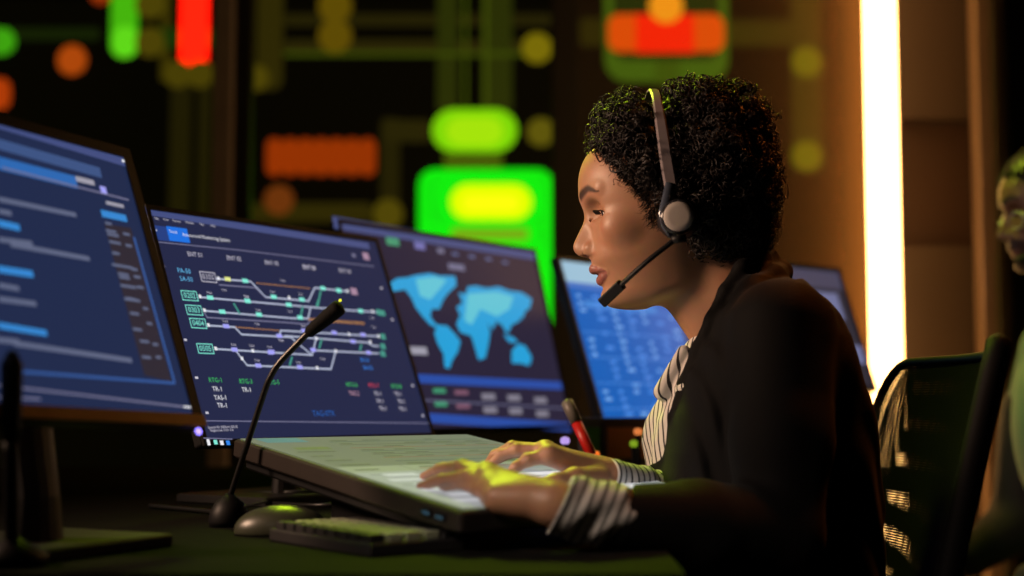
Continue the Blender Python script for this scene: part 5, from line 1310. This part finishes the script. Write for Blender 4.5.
V, Q = vs.mesh(); V = relax(V + 0, Q, 3); link('shirt', V, Q, mat('teal_shirt', (.10, .22, .15), .8, noise=.15, nscale=60), man, True)
for s in (1, -1):
    vs = Vol(np.array([E2[0] - .34, Y2 - .38, .28]), np.array([E2[0] + .34, Y2 + .38, 1.05]), .007)
    vs.chain([o2 + [-.035, -s * .225, -.22], o2 + [-.06, -s * .24, -.43], o2 + [-.19, -s * .18, -.50]], [.066, .058, .036], .02)
    V, Q = vs.mesh(); link('sleeve', relax(V, Q, 3), Q, mat('charcoal_sleeve', (.035, .034, .036), .8), man, True)
vs = Vol(np.array([E2[0] - .60, Y2 - .30, .02]), np.array([E2[0] + .34, Y2 + .30, .62]), .009)
vs.ell((E2[0] + .06, Y2, .50), (.15, .18, .10), k=0)
for s in (1, -1): vs.chain([(E2[0] + .04, Y2 + .09 * s, .50), (E2[0] - .40, Y2 + .11 * s, .50), (E2[0] - .36, Y2 + .11 * s, .10)], [.09, .068, .048], .03); vs.cap((E2[0] - .34, Y2 + .11 * s, .07), (E2[0] - .52, Y2 + .11 * s, .055), .042, .034, .01)
V, Q = vs.mesh(); link('trousers', relax(V, Q, 2), Q, mat('dark_trousers', (.012, .012, .014), .8), man, True)
hv2 = Vol(H2.o + [-.15, -.11, -.06], H2.o + [.15, .11, .17], .004); hv2.ell(H2.P(-1, 0, 50), (.110, .088, .094), H2.ax, k=0)
hv2.ell(H2.P(112, 0, 14), (.056, .10, .066), H2.ax, k=.01, cut=True); hv2.ell(H2.P(60, 0, -40), (.055, .12, .07), H2.ax, k=.01, cut=True)
V, Q = hv2.mesh(); N = vnormals(V, Q); c2, q2 = curls(V, N, 1500, lambda P: np.ones(len(P), bool), (.006, .012), (.0015, .003), .0009, 5)
V, Q = join([(V, Q), (c2, q2)]); link('hair', V, Q, m_hair, man, True)
# glasses
gl = empty('eyeglasses', H2.P(100, 0, 6), 'grey framed eyeglasses on the face of the person at the right edge', 'glasses')
m_gf = mat('pale_metal_frame', (.45, .43, .42), .3, .3); fm = MB()
for s in (1, -1):
    ring = [H2.P(101 - 9 * ((abs(34 * s + 23 * math.cos(t)) - 10) / 50) ** 2, 32 * s + 23 * math.cos(t), 2 + 15 * math.sin(t)) for t in np.linspace(0, 2 * math.pi, 25)]
    fm.tube(ring, .0018, 6)
fm.tube([H2.P(106, -9, 6), H2.P(108, 0, 8), H2.P(106, 9, 6)], .0018, 6); fm.build('rims', m_gf, gl, True)
for s in (1, -1): MB().tube([H2.P(95, 55 * s, 7), H2.P(84, 70 * s, 7), H2.P(40, 75 * s, 6), H2.P(0, 77 * s, 4)], [.008, .009, .007, .004], 8, flat=.5).build('temple', m_gf, gl, True)
ga = glass_mat('spectacle_lens', .02, (.7, .7, .7))
lm_ = MB()
for s in (1, -1):
    pts = [H2.P(100 - 9 * ((abs(34 * s + 22 * math.cos(t)) - 10) / 50) ** 2, 32 * s + 22 * math.cos(t), 2 + 14 * math.sin(t)) for t in np.linspace(0, 2 * math.pi, 24, endpoint=False)]; lm_.add(pts, [tuple(range(24))])
lm_.build('lenses', ga, gl)
# his headset
h2 = empty('headset', H2.P(0, 80, 0), 'blurred dark headset on the person at the right edge', 'headset')
MB().tube([H2.P(-4, 92 * math.sin(t), 6 + 132 * math.cos(t) ** .7) for t in np.linspace(-math.pi / 2 + .01, math.pi / 2 - .01, 30)], .004, 8).build('headband', m_plas, h2, True)
for s in (1, -1): MB().lathe(H2.P(0, 80 * s, 2), H2.v * s, [(.024, 0), (.027, .006), (.025, .016), (.018, .02)], 24).build('ear_cup', m_plas, h2, True)
MB().tube(curve([H2.P(8, 88, -14), H2.P(40, 82, -40), H2.P(78, 50, -62), H2.P(96, 30, -70)], 8), [.004] * 23 + [.008, .008] if False else .0045, 8).build('boom', m_plas, h2, True)
MB().tube([H2.P(92, 34, -68), H2.P(104, 18, -72)], .008, 10).build('boom_microphone', m_plas, h2, True)
# his stool-like chair
c2_ = empty('office_chair', (E2[0] + .06, Y2, 0), 'dark office chair under the person at the right edge', 'chair')
sv = Vol(np.array([E2[0] - .24, Y2 - .28, .30]), np.array([E2[0] + .36, Y2 + .28, .44]), .01); sv.ell((E2[0] + .06, Y2, .37), (.25, .25, .045), k=0); V, Q = sv.mesh(); link('seat', V, Q, m_plas, c2_, True)
wbox((E2[0] + .30, Y2, .70), (.02, .22, .26), .02).build('backrest', m_plas, c2_)
MB().lathe((E2[0] + .06, Y2, .05), (0, 0, 1), [(.03, 0), (.03, .12), (.018, .12), (.018, .29)], 16).build('gas_column', m_metal, c2_, True)
for k in range(5):
    a = 2 * math.pi * k / 5; MB().tube([(E2[0] + .06, Y2, .08), (E2[0] + .06 + .28 * math.cos(a), Y2 + .28 * math.sin(a), .02)], [.022, .016], 8).build('leg', m_plas, c2_, True)
